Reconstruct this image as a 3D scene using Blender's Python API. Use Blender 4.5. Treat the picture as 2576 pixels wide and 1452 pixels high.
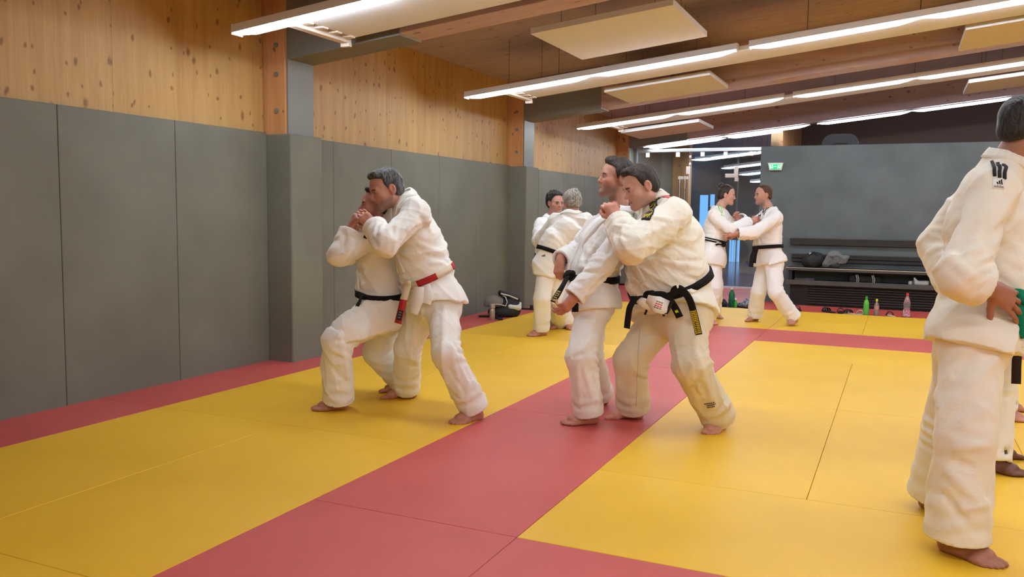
import bpy, bmesh, math, random
import numpy as np
from mathutils import Vector, Matrix

for o in list(bpy.data.objects):
    bpy.data.objects.remove(o, do_unlink=True)
SC = bpy.context.scene
COL = SC.collection
rng = np.random.RandomState(7)
random.seed(7)

# ------------------------------------------------------------------ camera
IW, IH = 2576.0, 1452.0
FPX, YAW, PITCH, ROLL, CAMH = 2129.6, 0.428804, 0.0882896, 0.0122497, 1.285
def _axes():
    cy, sy, cp, sp = math.cos(YAW), math.sin(YAW), math.cos(PITCH), math.sin(PITCH)
    f = np.array([-sy*cp, cy*cp, -sp]); r = np.array([cy, sy, 0.0]); u = np.cross(r, f)
    c, s = math.cos(ROLL), math.sin(ROLL)
    return c*r + s*u, -s*r + c*u, f
RX_, UP_, FW_ = _axes()
CAMP = np.array([0.0, 0.0, CAMH])
cam_d = bpy.data.cameras.new('camera')
cam = bpy.data.objects.new('camera', cam_d)
COL.objects.link(cam)
cam_d.sensor_fit = 'HORIZONTAL'
cam_d.sensor_width = 36.0
cam_d.lens = 36.0*FPX/IW
cam_d.clip_start = 0.05
cam_d.clip_end = 200
_m = Matrix.Identity(4)
for i in range(3):
    _m[i][0] = RX_[i]; _m[i][1] = UP_[i]; _m[i][2] = -FW_[i]; _m[i][3] = CAMP[i]
cam.matrix_world = _m
SC.camera = cam

# ------------------------------------------------------------------ world and exposure
w = bpy.data.worlds.new('sky'); SC.world = w; w.use_nodes = True
bg = w.node_tree.nodes['Background']
bg.inputs[0].default_value = (0.30, 0.60, 1.0, 1)
bg.inputs[1].default_value = 1.5
SC.view_settings.view_transform = 'Standard'
SC.view_settings.look = 'None'
SC.view_settings.exposure = 0.0
SC.view_settings.gamma = 1.0
SC.view_settings.use_curve_mapping = False
TUBE_POWER = 47.0
A_Z = np.array([0, 0, 0.014])
TUBE_COLOR = (0.86, 0.96, 1.08)

# ------------------------------------------------------------------ helpers
def srgb(r, g, b):
    def c(v):
        v /= 255.0
        return v/12.92 if v <= 0.04045 else ((v+0.055)/1.055)**2.4
    return (c(r), c(g), c(b), 1.0)

def mat(name, col=(0.5, 0.5, 0.5, 1), rough=0.6, metal=0.0, spec=0.5, emit=None, estr=0.0, trans=0.0, ior=1.45, alpha=1.0):
    m = bpy.data.materials.new(name); m.use_nodes = True
    b = m.node_tree.nodes['Principled BSDF']
    b.inputs['Base Color'].default_value = col
    b.inputs['Roughness'].default_value = rough
    b.inputs['Metallic'].default_value = metal
    b.inputs['Specular IOR Level'].default_value = spec
    b.inputs['IOR'].default_value = ior
    b.inputs['Transmission Weight'].default_value = trans
    b.inputs['Alpha'].default_value = alpha
    if emit:
        b.inputs['Emission Color'].default_value = emit
        b.inputs['Emission Strength'].default_value = estr
    return m

def NT(m): return m.node_tree.nodes, m.node_tree.links, m.node_tree.nodes['Principled BSDF']

def add_noise_bump(m, scale=60, strength=0.2, dist=0.003, detail=4, vec=None, stretch=None):
    N, L, b = NT(m)
    t = N.new('ShaderNodeTexCoord'); n = N.new('ShaderNodeTexNoise')
    n.inputs['Scale'].default_value = scale; n.inputs['Detail'].default_value = detail
    src = t.outputs['Object']
    if stretch:
        mp = N.new('ShaderNodeMapping'); mp.inputs['Scale'].default_value = stretch
        L.new(src, mp.inputs[0]); src = mp.outputs[0]
    L.new(src, n.inputs['Vector'])
    bp = N.new('ShaderNodeBump'); bp.inputs['Strength'].default_value = strength; bp.inputs['Distance'].default_value = dist
    L.new(n.outputs[0], bp.inputs['Height'])
    L.new(bp.outputs[0], b.inputs['Normal'])
    return n

def add_color_noise(m, c1, c2, scale=3, detail=5, stretch=None, lo=0.35, hi=0.65):
    N, L, b = NT(m)
    t = N.new('ShaderNodeTexCoord'); n = N.new('ShaderNodeTexNoise')
    n.inputs['Scale'].default_value = scale; n.inputs['Detail'].default_value = detail
    src = t.outputs['Object']
    if stretch:
        mp = N.new('ShaderNodeMapping'); mp.inputs['Scale'].default_value = stretch
        L.new(src, mp.inputs[0]); src = mp.outputs[0]
    L.new(src, n.inputs['Vector'])
    r = N.new('ShaderNodeValToRGB')
    r.color_ramp.elements[0].position = lo; r.color_ramp.elements[0].color = c1
    r.color_ramp.elements[1].position = hi; r.color_ramp.elements[1].color = c2
    L.new(n.outputs[0], r.inputs[0]); L.new(r.outputs[0], b.inputs['Base Color'])
    return r

def link(o, parent=None):
    COL.objects.link(o)
    if parent is not None: o.parent = parent
    return o

def tag(o, label=None, cat=None, group=None, kind=None):
    if label: o['label'] = label
    if cat: o['category'] = cat
    if group: o['group'] = group
    if kind: o['kind'] = kind
    return o

def empty(name, loc=(0, 0, 0), label=None, cat=None, group=None):
    o = bpy.data.objects.new(name, None); COL.objects.link(o)
    o.empty_display_size = 0.05
    o.location = loc
    bpy.context.view_layer.update()
    return tag(o, label, cat, group)

def mesh_np(name, V, F, m=None, parent=None, smooth=False, world=True):
    """V world coordinates; if the parent sits elsewhere the vertices are moved into its frame"""
    me = bpy.data.meshes.new(name)
    V = np.asarray(V, dtype=np.float64)
    if parent is not None and world:
        p = parent
        while p is not None:
            V = V - np.array(p.location); p = p.parent
    if isinstance(F, np.ndarray):
        nv, nf, k = len(V), len(F), F.shape[1]
        me.vertices.add(nv); me.vertices.foreach_set('co', V.astype(np.float32).ravel())
        me.loops.add(nf*k); me.loops.foreach_set('vertex_index', F.astype(np.int32).ravel())
        me.polygons.add(nf)
        me.polygons.foreach_set('loop_start', np.arange(0, nf*k, k, dtype=np.int32))
        me.update(calc_edges=True); me.validate()
    else:
        me.from_pydata([tuple(v) for v in V], [], [tuple(f) for f in F]); me.update()
    if smooth:
        me.polygons.foreach_set('use_smooth', np.ones(len(me.polygons), dtype=bool))
    if m: me.materials.append(m)
    o = bpy.data.objects.new(name, me)
    return link(o, parent)

class MB:
    """collects simple solids into one mesh"""
    def __init__(s): s.v = []; s.f = []
    def hexa(s, pts):
        n = len(s.v); s.v += [tuple(p) for p in pts]
        for q in ((0, 3, 2, 1), (4, 5, 6, 7), (0, 1, 5, 4), (1, 2, 6, 5), (2, 3, 7, 6), (3, 0, 4, 7)):
            s.f.append(tuple(n+i for i in q))
        return s
    def box(s, x0, x1, y0, y1, z0, z1, sl=0.0):
        """sl: rise of z per metre of x measured from x0"""
        a, b = 0.0, sl*(x1-x0)
        return s.hexa([(x0, y0, z0+a), (x1, y0, z0+b), (x1, y1, z0+b), (x0, y1, z0+a), (x0, y0, z1+a), (x1, y0, z1+b), (x1, y1, z1+b), (x0, y1, z1+a)])
    def tube(s, pts, rad, n=8, cap=True):
        pts = [np.array(p, float) for p in pts]
        if np.isscalar(rad): rad = [rad]*len(pts)
        rings = []
        prev = None
        for i, p in enumerate(pts):
            t = pts[min(i+1, len(pts)-1)] - pts[max(i-1, 0)]; t /= np.linalg.norm(t)+1e-12
            if prev is None:
                a = np.array([0, 0, 1.0]) if abs(t[2]) < 0.9 else np.array([1.0, 0, 0])
            else: a = prev
            e = a - t*(a@t); e /= np.linalg.norm(e); prev = e
            g = np.cross(t, e); base = len(s.v)
            for k in range(n):
                an = 2*math.pi*k/n
                s.v.append(tuple(p + rad[i]*(math.cos(an)*e+math.sin(an)*g)))
            rings.append(base)
        for i in range(len(pts)-1):
            for k in range(n):
                a, b = rings[i]+k, rings[i]+(k+1) % n
                c, d = rings[i+1]+(k+1) % n, rings[i+1]+k
                s.f.append((a, b, c, d))
        if cap:
            s.f.append(tuple(rings[0]+k for k in reversed(range(n))))
            s.f.append(tuple(rings[-1]+k for k in range(n)))
        return s
    def lathe(s, prof, c, n=20):
        """prof: list of (r, z) bottom to top around the vertical through c"""
        rings = []
        for r, z in prof:
            rings.append(len(s.v))
            for k in range(n):
                an = 2*math.pi*k/n
                s.v.append((c[0]+r*math.cos(an), c[1]+r*math.sin(an), c[2]+z))
        for i in range(len(prof)-1):
            for k in range(n):
                s.f.append((rings[i]+k, rings[i]+(k+1) % n, rings[i+1]+(k+1) % n, rings[i+1]+k))
        s.f.append(tuple(rings[0]+k for k in reversed(range(n))))
        s.f.append(tuple(rings[-1]+k for k in range(n)))
        return s
    def build(s, name, m, parent=None, smooth=False, bevel=0.0, seg=2):
        o = mesh_np(name, np.array(s.v), s.f, m, parent, smooth)
        if bevel:
            md = o.modifiers.new('bevel', 'BEVEL'); md.width = bevel; md.segments = seg; md.limit_method = 'ANGLE'
        if smooth:
            try:
                o.data.set_sharp_from_angle(angle=math.radians(40))
            except Exception: pass
        return o

# ------------------------------------------------------------------ materials of the room
def wood_mat(name, base, dark, knot, axis='Z', knots=True, scale=1.0, flat=False):
    m = mat(name, base, 0.55, spec=0.35)
    N, L, b = NT(m)
    t = N.new('ShaderNodeTexCoord')
    oi = N.new('ShaderNodeObjectInfo')
    ad = N.new('ShaderNodeVectorMath'); ad.operation = 'ADD'
    mu = N.new('ShaderNodeVectorMath'); mu.operation = 'SCALE'; mu.inputs[0].default_value = (13.0, 7.0, 5.0)
    L.new(oi.outputs['Random'], mu.inputs['Scale'])
    L.new(t.outputs['Object'], ad.inputs[0]); L.new(mu.outputs[0], ad.inputs[1])
    st = {'Z': (9, 9, 0.5), 'X': (0.7, 9, 9), 'Y': (9, 0.7, 9)}[axis]
    mp = N.new('ShaderNodeMapping'); mp.inputs['Scale'].default_value = [q*scale for q in st]
    L.new(ad.outputs[0], mp.inputs[0])
    n1 = N.new('ShaderNodeTexNoise'); n1.inputs['Scale'].default_value = 1.3; n1.inputs['Detail'].default_value = 6; n1.inputs['Distortion'].default_value = 0.6
    L.new(mp.outputs[0], n1.inputs['Vector'])
    mp2 = N.new('ShaderNodeMapping'); mp2.inputs['Scale'].default_value = [q*scale*4 for q in st]
    L.new(ad.outputs[0], mp2.inputs[0])
    n2 = N.new('ShaderNodeTexNoise'); n2.inputs['Scale'].default_value = 2.2; n2.inputs['Detail'].default_value = 3
    L.new(mp2.outputs[0], n2.inputs['Vector'])
    mx = N.new('ShaderNodeMix'); mx.data_type = 'FLOAT'; mx.inputs[0].default_value = 0.35
    L.new(n1.outputs[0], mx.inputs[2]); L.new(n2.outputs[0], mx.inputs[3])
    r = N.new('ShaderNodeValToRGB')
    r.color_ramp.elements[0].position = 0.36; r.color_ramp.elements[0].color = dark
    r.color_ramp.elements[1].position = 0.62; r.color_ramp.elements[1].color = base
    L.new(mx.outputs[0], r.inputs[0])
    out = r.outputs[0]
    if knots:
        for sc, lo, hi, thin in (((4.5, 0.04, 0.105, 1.0), (6.5, 0.05, 0.115, 1.0), (9.0, .04, .11, 1.0)) if flat else ((7.5, 0.09, 0.16, 1.0), (11.0, 0.09, 0.17, 1.0))):
            mp3 = N.new('ShaderNodeMapping')
            ks = {'Z': (0 if flat else 1, 1, 0.62), 'X': (0.62, 1, 1), 'Y': (1, 0.62, 1)}[axis]
            mp3.inputs['Scale'].default_value = ks; mp3.inputs['Location'].default_value = (sc, sc*2, 1.7*sc)
            L.new(ad.outputs[0], mp3.inputs[0])
            wn = N.new('ShaderNodeTexNoise'); wn.inputs['Scale'].default_value = 9.0; wn.inputs['Detail'].default_value = 2
            L.new(mp3.outputs[0], wn.inputs['Vector'])
            wv = N.new('ShaderNodeMix'); wv.data_type = 'VECTOR'; wv.inputs[0].default_value = 0.06
            L.new(mp3.outputs[0], wv.inputs[4]); L.new(wn.outputs['Color'], wv.inputs[5])
            vo = N.new('ShaderNodeTexVoronoi'); vo.inputs['Scale'].default_value = sc
            if flat:
                vo.voronoi_dimensions = '2D'
                sx_ = N.new('ShaderNodeSeparateXYZ'); cx_ = N.new('ShaderNodeCombineXYZ')
                L.new(wv.outputs[1], sx_.inputs[0]); L.new(sx_.outputs[1], cx_.inputs[0]); L.new(sx_.outputs[2], cx_.inputs[1])
                L.new(cx_.outputs[0], vo.inputs['Vector'])
            else:
                L.new(wv.outputs[1], vo.inputs['Vector'])
            rr = N.new('ShaderNodeValToRGB')
            rr.color_ramp.elements[0].position = lo; rr.color_ramp.elements[0].color = (1, 1, 1, 1)
            rr.color_ramp.elements[1].position = hi; rr.color_ramp.elements[1].color = (0, 0, 0, 1)
            L.new(vo.outputs['Distance'], rr.inputs[0])
            # keep only some of the cells as knots
            sp = N.new('ShaderNodeSeparateColor'); L.new(vo.outputs['Color'], sp.inputs[0])
            gt = N.new('ShaderNodeMath'); gt.operation = 'GREATER_THAN'; gt.inputs[1].default_value = 0.68 if flat else 0.45
            L.new(sp.outputs[0], gt.inputs[0])
            ml = N.new('ShaderNodeMath'); ml.operation = 'MULTIPLY'
            L.new(rr.outputs[0], ml.inputs[0]); L.new(gt.outputs[0], ml.inputs[1])
            m8 = N.new('ShaderNodeMath'); m8.operation = 'MULTIPLY'; m8.inputs[1].default_value = 0.7
            L.new(ml.outputs[0], m8.inputs[0])
            mk = N.new('ShaderNodeMix'); mk.data_type = 'RGBA'
            L.new(m8.outputs[0], mk.inputs[0]); L.new(out, mk.inputs[6]); mk.inputs[7].default_value = knot
            out = mk.outputs[2]
    L.new(out, b.inputs['Base Color'])
    bp = N.new('ShaderNodeBump'); bp.inputs['Strength'].default_value = 0.12; bp.inputs['Distance'].default_value = 0.002
    L.new(n2.outputs[0], bp.inputs['Height']); L.new(bp.outputs[0], b.inputs['Normal'])
    return m

M = {}
M['wood'] = wood_mat('spruce wall panel', srgb(196, 158, 100), srgb(180, 140, 86), srgb(112, 66, 38), 'Z', flat=True)
M['wood_pillar'] = wood_mat('spruce pillar', srgb(204, 152, 102), srgb(184, 130, 84), srgb(96, 56, 34), 'Z')
M['beam'] = wood_mat('laminated beam wood', srgb(196, 172, 170), srgb(178, 152, 150), srgb(116, 86, 74), 'X', scale=0.8)
M['ceil'] = wood_mat('ceiling wood', srgb(180, 164, 170), srgb(162, 146, 152), srgb(120, 94, 90), 'X')
M['pad'] = mat('grey wall pad vinyl', srgb(138, 134, 122), 0.62, spec=0.3)
add_color_noise(M['pad'], srgb(113, 113, 101), srgb(122, 122, 110), 2.0)
add_noise_bump(M['pad'], 350, 0.15, 0.001)
M['steel'] = mat('grey painted steel', srgb(122, 120, 112), 0.5, 0.1)
def mat_tatami(name, c1, c2):
    m = mat(name, c1, 0.5, spec=0.35)
    add_color_noise(m, c1, c2, 1.6, 3)
    add_noise_bump(m, 420, 0.22, 0.0012)
    return m
M['yellow'] = mat_tatami('yellow mat vinyl', srgb(234, 184, 42), srgb(240, 190, 50))
M['red'] = mat_tatami('red mat vinyl', srgb(192, 84, 77), srgb(199, 90, 83))
M['redfloor'] = mat_tatami('red floor vinyl', srgb(186, 74, 66), srgb(194, 82, 72))
M['plaster'] = mat('dark grey plaster', srgb(96, 96, 92), 0.75)
add_color_noise(M['plaster'], srgb(84, 90, 91), srgb(98, 105, 106), 2.2, 6, lo=0.3, hi=0.7)
M['white'] = mat('white enamel', srgb(236, 238, 240), 0.5)
M['white_panel'] = mat('white acoustic board', srgb(224, 224, 224), 0.85)
M['bracket'] = mat('white bracket', srgb(226, 214, 200), 0.5)
M['black_wood'] = mat('black slatted bench wood', srgb(34, 30, 29), 0.5)
M['bench_edge'] = mat('grey bench board', srgb(72, 72, 70), 0.38)
M['alu'] = mat('brushed aluminium', srgb(190, 192, 190), 0.3, 0.9)
M['chrome'] = mat('polished steel', srgb(210, 212, 214), 0.15, 1.0)
M['glass'] = mat('clear glass', (0.93, 0.97, 0.97, 1), 0.0, trans=1.0, ior=1.45)
def thin_glass(name, tint, refl=0.12):
    m = bpy.data.materials.new(name); m.use_nodes = True
    N, L = m.node_tree.nodes, m.node_tree.links
    N.remove(N['Principled BSDF'])
    tr = N.new('ShaderNodeBsdfTransparent'); tr.inputs[0].default_value = tint
    gl = N.new('ShaderNodeBsdfGlossy'); gl.inputs['Roughness'].default_value = 0.02
    mx = N.new('ShaderNodeMixShader'); fr = N.new('ShaderNodeFresnel'); fr.inputs[0].default_value = 1.5
    ml = N.new('ShaderNodeMath'); ml.operation = 'MULTIPLY'; ml.inputs[1].default_value = 1.6
    L.new(fr.outputs[0], ml.inputs[0]); L.new(ml.outputs[0], mx.inputs[0])
    L.new(tr.outputs[0], mx.inputs[1]); L.new(gl.outputs[0], mx.inputs[2])
    L.new(mx.outputs[0], N['Material Output'].inputs[0])
    return m
M['pane'] = thin_glass('door glass', (0.86, 0.92, 0.96, 1))
M['tube'] = mat('lit tube', (1, 1, 1, 1), 0.4, emit=TUBE_COLOR+(1,), estr=TUBE_POWER)
M['corr_wall'] = mat('corridor plaster', srgb(186, 174, 156), 0.8)
M['corr_dark'] = mat('corridor dark wall', srgb(112, 98, 90), 0.8)
M['tile'] = mat('grey blue floor tile', srgb(92, 96, 122), 0.18, spec=0.6)
M['black'] = mat('black paint', srgb(24, 24, 25), 0.5)
M['seam'] = mat('dark joint', srgb(70, 52, 30), 0.9)

# ------------------------------------------------------------------ room shell
XW, XT = -4.893, -4.935            # pad face, timber face
SL = 0.109                         # roof rises away from the left wall
YB, YG, XR = -3.0, 15.85, 10.0      # wall behind the camera, glass front, right wall
def zc(x, z0): return z0 + SL*(x-XT)
ZCE = 3.06
def struct(o): o['kind'] = 'structure'; return o

# floor: an underlay slab and loose mats on it
floor = struct(MB().box(XT, XR, YB, YG, -0.14, -0.045).build('floor', M['redfloor']))
GX0, GY0 = -1.333, 2.99
_mat_cache = {}
def floor_mat(x0, x1, y0, y1, m, name):
    key = (round(x1-x0, 3), round(y1-y0, 3), m.name)
    if key not in _mat_cache:
        a, b = (x1-x0)/2-0.0012, (y1-y0)/2-0.0012
        bm = bmesh.new()
        bmesh.ops.create_cube(bm, size=1.0, matrix=Matrix.Diagonal((2*a, 2*b, 0.045, 1)))
        bmesh.ops.bevel(bm, geom=[e for e in bm.edges], offset=0.0015, segments=1, affect='EDGES')
        me = bpy.data.meshes.new(name); bm.to_mesh(me); bm.free(); me.materials.append(m)
        _mat_cache[key] = me
    o = bpy.data.objects.new(name, _mat_cache[key]); link(o, floor)
    o.location = ((x0+x1)/2, (y0+y1)/2, -0.0225)
    return o
def mats_area(x0, x1, y0, y1, m, name, along):
    """lay mats of 1 by 2 m (along = direction of the long side)"""
    wx, wy = (2.0, 1.0) if along == 'x' else (1.0, 2.0)
    y = y0
    while y < y1-1e-3:
        ye = min(y+wy, y1); x = x0
        while x < x1-1e-3:
            xe = min(x+wx, x1)
            floor_mat(x, xe, y, ye, m, name); x = xe
        y = ye
YF = 12.09
# red strip along the hall and across it
mats_area(GX0-1, GX0, GY0-6, GY0+7, M['red'], 'red_mat', 'y')
mats_area(GX0, GX0+8, GY0-1, GY0, M['red'], 'red_mat', 'x')
mats_area(GX0, GX0+8, GY0+6, GY0+7, M['red'], 'red_mat', 'x')
# yellow field left of the strip, between strip and wall border
XB = GX0-3.0
ys = [GY0-5, GY0-3, GY0-1, GY0+1, GY0+3, GY0+5, GY0+7, YF]
for a, b in zip(ys[:-1], ys[1:]):
    floor_mat(XB, XB+1, a, b, M['yellow'], 'yellow_mat')
    floor_mat(XB+1, XB+2, a, b, M['yellow'], 'yellow_mat')
# central yellow field
for k in range(4):
    floor_mat(GX0+2*k, GX0+2*k+2, GY0, GY0+1, M['yellow'], 'yellow_mat')
    floor_mat(GX0+2*k, GX0+2*k+2, GY0+5, GY0+6, M['yellow'], 'yellow_mat')
for k in range(8):
    for j in range(2):
        floor_mat(GX0+k, GX0+k+1, GY0+1+2*j, GY0+3+2*j, M['yellow'], 'yellow_mat')
# far yellow band
for k in range(-1, 8):
    floor_mat(GX0+k, GX0+k+1, GY0+7, YF, M['yellow'], 'yellow_mat')
# near field behind the cross strip
for k in range(4):
    for j in range(3):
        floor_mat(GX0+2*k, GX0+2*k+2, GY0-2-j, GY0-1-j, M['yellow'], 'yellow_mat')
# red border along the left wall
for a, b in zip(ys[:-1], ys[1:]):
    floor_mat(XW-0.02, XB, a, b, M['red'], 'red_mat')

# left wall: timber, pads, pillars
wall = struct(MB().box(XT-0.2, XT-0.012, YB, YG+0.1, -0.14, 4.2).build('wall_left', M['wood_pillar']))
PIL = [(-4.08, 0.42), (0.80, 0.42), (5.695, 0.42), (10.575, 0.42), (15.46, 0.38)]
for a, b in ((-3.66, 0.8), (1.22, 5.695), (6.115, 10.575), (10.995, 15.46)):
    n = 3; d = (b-a)/n
    for i in range(n):
        MB().box(XT-0.012, XT, a+i*d+0.0008, a+(i+1)*d-0.0008, 1.80, 3.12).build('wood_panel', M['wood'], wall)
def pads(edges, x0=XT, x1=XW, z1=1.94):
    for a, b in zip(edges[:-1], edges[1:]):
        MB().box(x0, x1, a+0.0015, b-0.0015, -0.02, z1).build('wall_pad', M['pad'], wall, bevel=0.006)
pads([1.22, 1.74, 2.74, 3.74, 4.70, 5.695])
pads([-3.66, -2.8, -1.8, -0.8, 0.2, 0.8])
pads([6.115, 6.62, 7.62, 8.63, 9.60, 10.575])
pads([10.995, 11.6, 12.6, 13.6, 14.6, 15.46])
for i, (y0, wd) in enumerate(PIL):
    y1 = y0+wd
    MB().box(XT-0.01, -4.715, y0+0.025, y1-0.05, 1.7, 3.2).build('pillar_timber', M['wood_pillar'], wall, bevel=0.004)
    MB().box(-4.716, -4.700, y0+0.045, y1-0.035, 1.7, 2.545).build('pillar_steel', M['steel'], wall, bevel=0.003)
    pw = MB().box(XT, -4.64, y0, y1, -0.02, 1.925).build('pillar_pad', M['pad'], wall, bevel=0.014)
    for zb in (2.12, 2.42, 2.66):
        MB().tube([(-4.80, y0+0.027, zb), (-4.80, y0+0.012, zb)], 0.02, 10).build('bolt', M['black'] if zb < 2 else M['steel'], wall)
# ceiling and beams
struct(MB().hexa([(XT, YB, ZCE), (XR, YB, zc(XR, ZCE)), (XR, 26, zc(XR, ZCE)), (XT, 26, ZCE), (XT, YB, ZCE+.1), (XR, YB, zc(XR, ZCE)+.1), (XR, 26, zc(XR, ZCE)+.1), (XT, 26, ZCE+.1)]).build('ceiling', M['ceil']))
for i, (y0, wd) in enumerate(PIL):
    zb = 2.53
    b = struct(MB().box(XT, XR, y0+0.06, y0+wd-0.04, zb, ZCE+0.02, SL).build('trim_%d' % (i+1), M['beam'], bevel=0.006))
    # steel sleeve over the beam end
    MB().box(XT+0.02, -3.62, y0+0.052, y0+wd-0.032, zb-0.012, ZCE, SL).build('steel_sleeve', M['steel'], b, bevel=0.003)
# right wall and wall behind the camera close the hall
struct(MB().box(XR, XR+0.2, YB, 26, -0.14, 4.6).build('wall_right', M['wood']))
struct(MB().box(XT-0.2, XR, YB-0.2, YB, -0.14, 4.6).build('wall_back', M['wood']))

# ------------------------------------------------------------------ tube lights and radiant panels
def tube_light(xa, y, n, label, z0=2.58):
    """one continuous fitting of n tubes of 1.44 m under a white reflector"""
    za = z0 + SL*(xa+4.45)
    L_ = n*1.44 + (n-1)*0.045
    r = empty('tube_light', (xa, y, za), label, 'light', 'tube lights under the sloping ceiling')
    ux = np.array([1, 0, SL]); ux /= np.linalg.norm(ux)
    a = np.array([xa, y, za])
    e = a+ux*L_
    def q(p, dy, dz): return (p[0], p[1]+dy, p[2]+dz)
    prof = [(-.060, -.012), (-.042, .050), (.042, .050), (.060, -.012), (.056, -.012), (.039, .045), (-.039, .045), (-.056, -.012)]
    V = [q(p, dy, dz) for p in (a-ux*.02, e+ux*.02) for dy, dz in prof]
    F = [(i, (i+1) % 8, 8+(i+1) % 8, 8+i) for i in range(8)]+[(0, 7, 6, 1), (1, 6, 5, 2), (2, 5, 4, 3), (8, 9, 14, 15), (9, 10, 13, 14), (10, 11, 12, 13)]
    mesh_np('housing', np.array(V), F, M['white'], r)
    for e_, sg in ((a, -1), (e, 1)):
        c = e_+ux*sg*.023
        MB().hexa([q(c-ux*.003, -.058, -.024), q(c+ux*.003, -.058, -.024), q(c+ux*.003, .058, -.024), q(c-ux*.003, .058, -.024), q(c-ux*.003, -.052, .050), q(c+ux*.003, -.052, .050), q(c+ux*.003, .052, .050), q(c-ux*.003, .052, .050)]).build('end_plate', M['white'], r)
    for k in range(n):
        s = a+ux*(k*1.485)-A_Z
        t = [s, s+ux*.05, s+ux*.16, s+ux*1.28, s+ux*1.39, s+ux*1.44]
        MB().tube(t, [.005, .018, .034, .034, .018, .005], 10).build('tube', M['tube'], r, smooth=True)
    for dx in (0.5, L_-0.5):
        p = a+ux*dx
        MB().tube([q(p, 0, .048), (p[0], y, zc(p[0], ZCE))], 0.004, 6).build('suspension_wire', M['steel'], r)
    return r
ROWS = [-2.3, 1.3, 4.9, 8.5, 12.1, 15.7]  # the row behind the camera is added to brighten the near mats
names = ['in the row behind the camera', 'in the row above the camera', 'in the nearest visible row', 'in the second visible row from the camera', 'in the third visible row from the camera', 'in the farthest row, above the glass front']
for y, nm in zip(ROWS, names):
    for k, where in enumerate(['by timber wall', 'second from timber wall', 'third from timber wall', 'farthest from timber wall']):
        xa = -4.45+3.07*k  # last set per row is added out of view to brighten the right side
        if (k == 3 and y > 15) or (k == 0 and y < 2): continue
        tube_light(xa, y, 2, 'tube light %s, %s' % (nm, where))
def radiant(y, label):
    x0, x1 = -3.93, 9.0
    za = 2.575 + SL*(x0+4.45)
    r = empty('radiant_panel', (x0, y, za), label, 'heater', 'radiant heating panels beside the tube lights')
    MB().box(x0, x1, y+.10, y+.70, za, za+.05, SL).build('panel', M['white'], r, bevel=0.006)
    bk = MB().box(x0-.13, x0-.06, y+.06, y+.74, za-.035, za+.03).build('end_bracket', M['bracket'], r, bevel=0.004)
    for k in range(4):
        MB().box(x0-.06, x0+.02, y+.10+.17*k, y+.17+.17*k, za-.01, za+.03).build('pipe_joint', M['bracket'], bk, bevel=0.003)
    MB().box(x0-.135, x0-.055, y+.70, y+.735, za-.06, za-.03).build('bracket_foot', M['bracket'], bk)
    for yy in (.15, .65):
        for xx in (x0+.3, x0+4.0, x0+7.5):
            z_ = za+SL*(xx-x0)+.05
            MB().tube([(xx, y+yy, z_), (xx, y+yy, zc(xx, ZCE))], 0.003, 6).build('suspension_wire', M['steel'], r)
for y, nm in ((1.3, 'radiant heating panel above the camera'), (4.9, 'wide white radiant heating panel nearest the camera, by the first steel column'), (8.5, 'white radiant heating panel in the second row, beside the tube lights'), (12.1, 'white radiant heating panel in the third row, far down the hall')):
    radiant(y, nm)
# suspended acoustic boards
def board(x0, y0, y1, z, w_, label):
    r = empty('acoustic_board', (x0, y0, z), label, 'ceiling panel', 'acoustic boards hung under the ceiling')
    MB().box(x0, x0+w_, y0, y1, z, z+.05, SL).build('board', M['white_panel'], r, bevel=0.003)
    for dx in (.2, w_-.2):
        for yy in (y0+.2, y1-.2):
            MB().tube([(x0+dx, yy, z+SL*dx+.05), (x0+dx, yy, zc(x0+dx, ZCE))], .003, 6).build('suspension_wire', M['steel'], r)
    return r
board(-2.93, 6.72, 8.0, 2.80, 1.22, 'large cream acoustic board between the first two light rows')
board(-3.21, 9.52, 10.60, 2.70, 1.22, 'cream acoustic board between the second and third light rows, by the second column')
board(-4.06, 12.9, 14.0, 2.56, 1.22, 'cream acoustic board far down the hall before the glass front')
board(0.475, 9.40, 10.56, 3.10, 1.22, 'cream acoustic board at the upper right, nearer the camera')
board(0.72, 12.86, 13.98, 3.075, 1.22, 'cream acoustic board at the upper right, farther and dimmer')

# ------------------------------------------------------------------ grey partition, bench, exit sign
PX0, PY = -2.05, 13.80
struct(MB().box(PX0, XR, PY, PY+0.18, -0.05, 2.38).build('wall_partition', M['plaster'], bevel=0.01))
bench = empty('bench', (-1.5, 13.35, -0.045), 'long black slatted bench with low shelf against the grey partition', 'bench')
BX0, BX1 = -1.55, 4.2
for k, yy in enumerate((13.33, 13.44, 13.55, 13.66)):
    MB().box(BX0, BX1, yy, yy+.10, .485, .525).build('seat_board', M['bench_edge'] if k == 0 else M['black_wood'], bench, bevel=.004)
MB().box(BX0, BX1, 13.318, 13.330, .488, .530).build('edge_strip', M['bench_edge'], bench, bevel=.003)
MB().box(BX0, BX1, 13.312, 13.320, .522, .534).build('edge_strip', M['alu'], bench)
for k, yy in enumerate((13.33, 13.44, 13.55, 13.66)):
    MB().box(BX0, BX1, yy, yy+.10, .295, .330).build('shelf_board', M['bench_edge'] if k == 0 else M['black_wood'], bench, bevel=.004)
MB().box(BX0, BX1, 13.316, 13.330, .275, .345).build('shelf_edge', M['bench_edge'], bench, bevel=.003)
for k in range(8):
    z = -.01+k*.037
    MB().box(BX0+.32, BX1, 13.40, 13.425, z, z+.026).build('slat', M['black_wood'], bench, bevel=.003)
MB().box(BX0+.06, BX1, 13.44, 13.79, -.045, .27).build('base', M['black'], bench)
for xx in (BX0+.04, 0.4, 2.3, BX1-.08):
    MB().box(xx, xx+.05, 13.36, 13.72, .33, .49).build('bracket', M['black'], bench)
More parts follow.
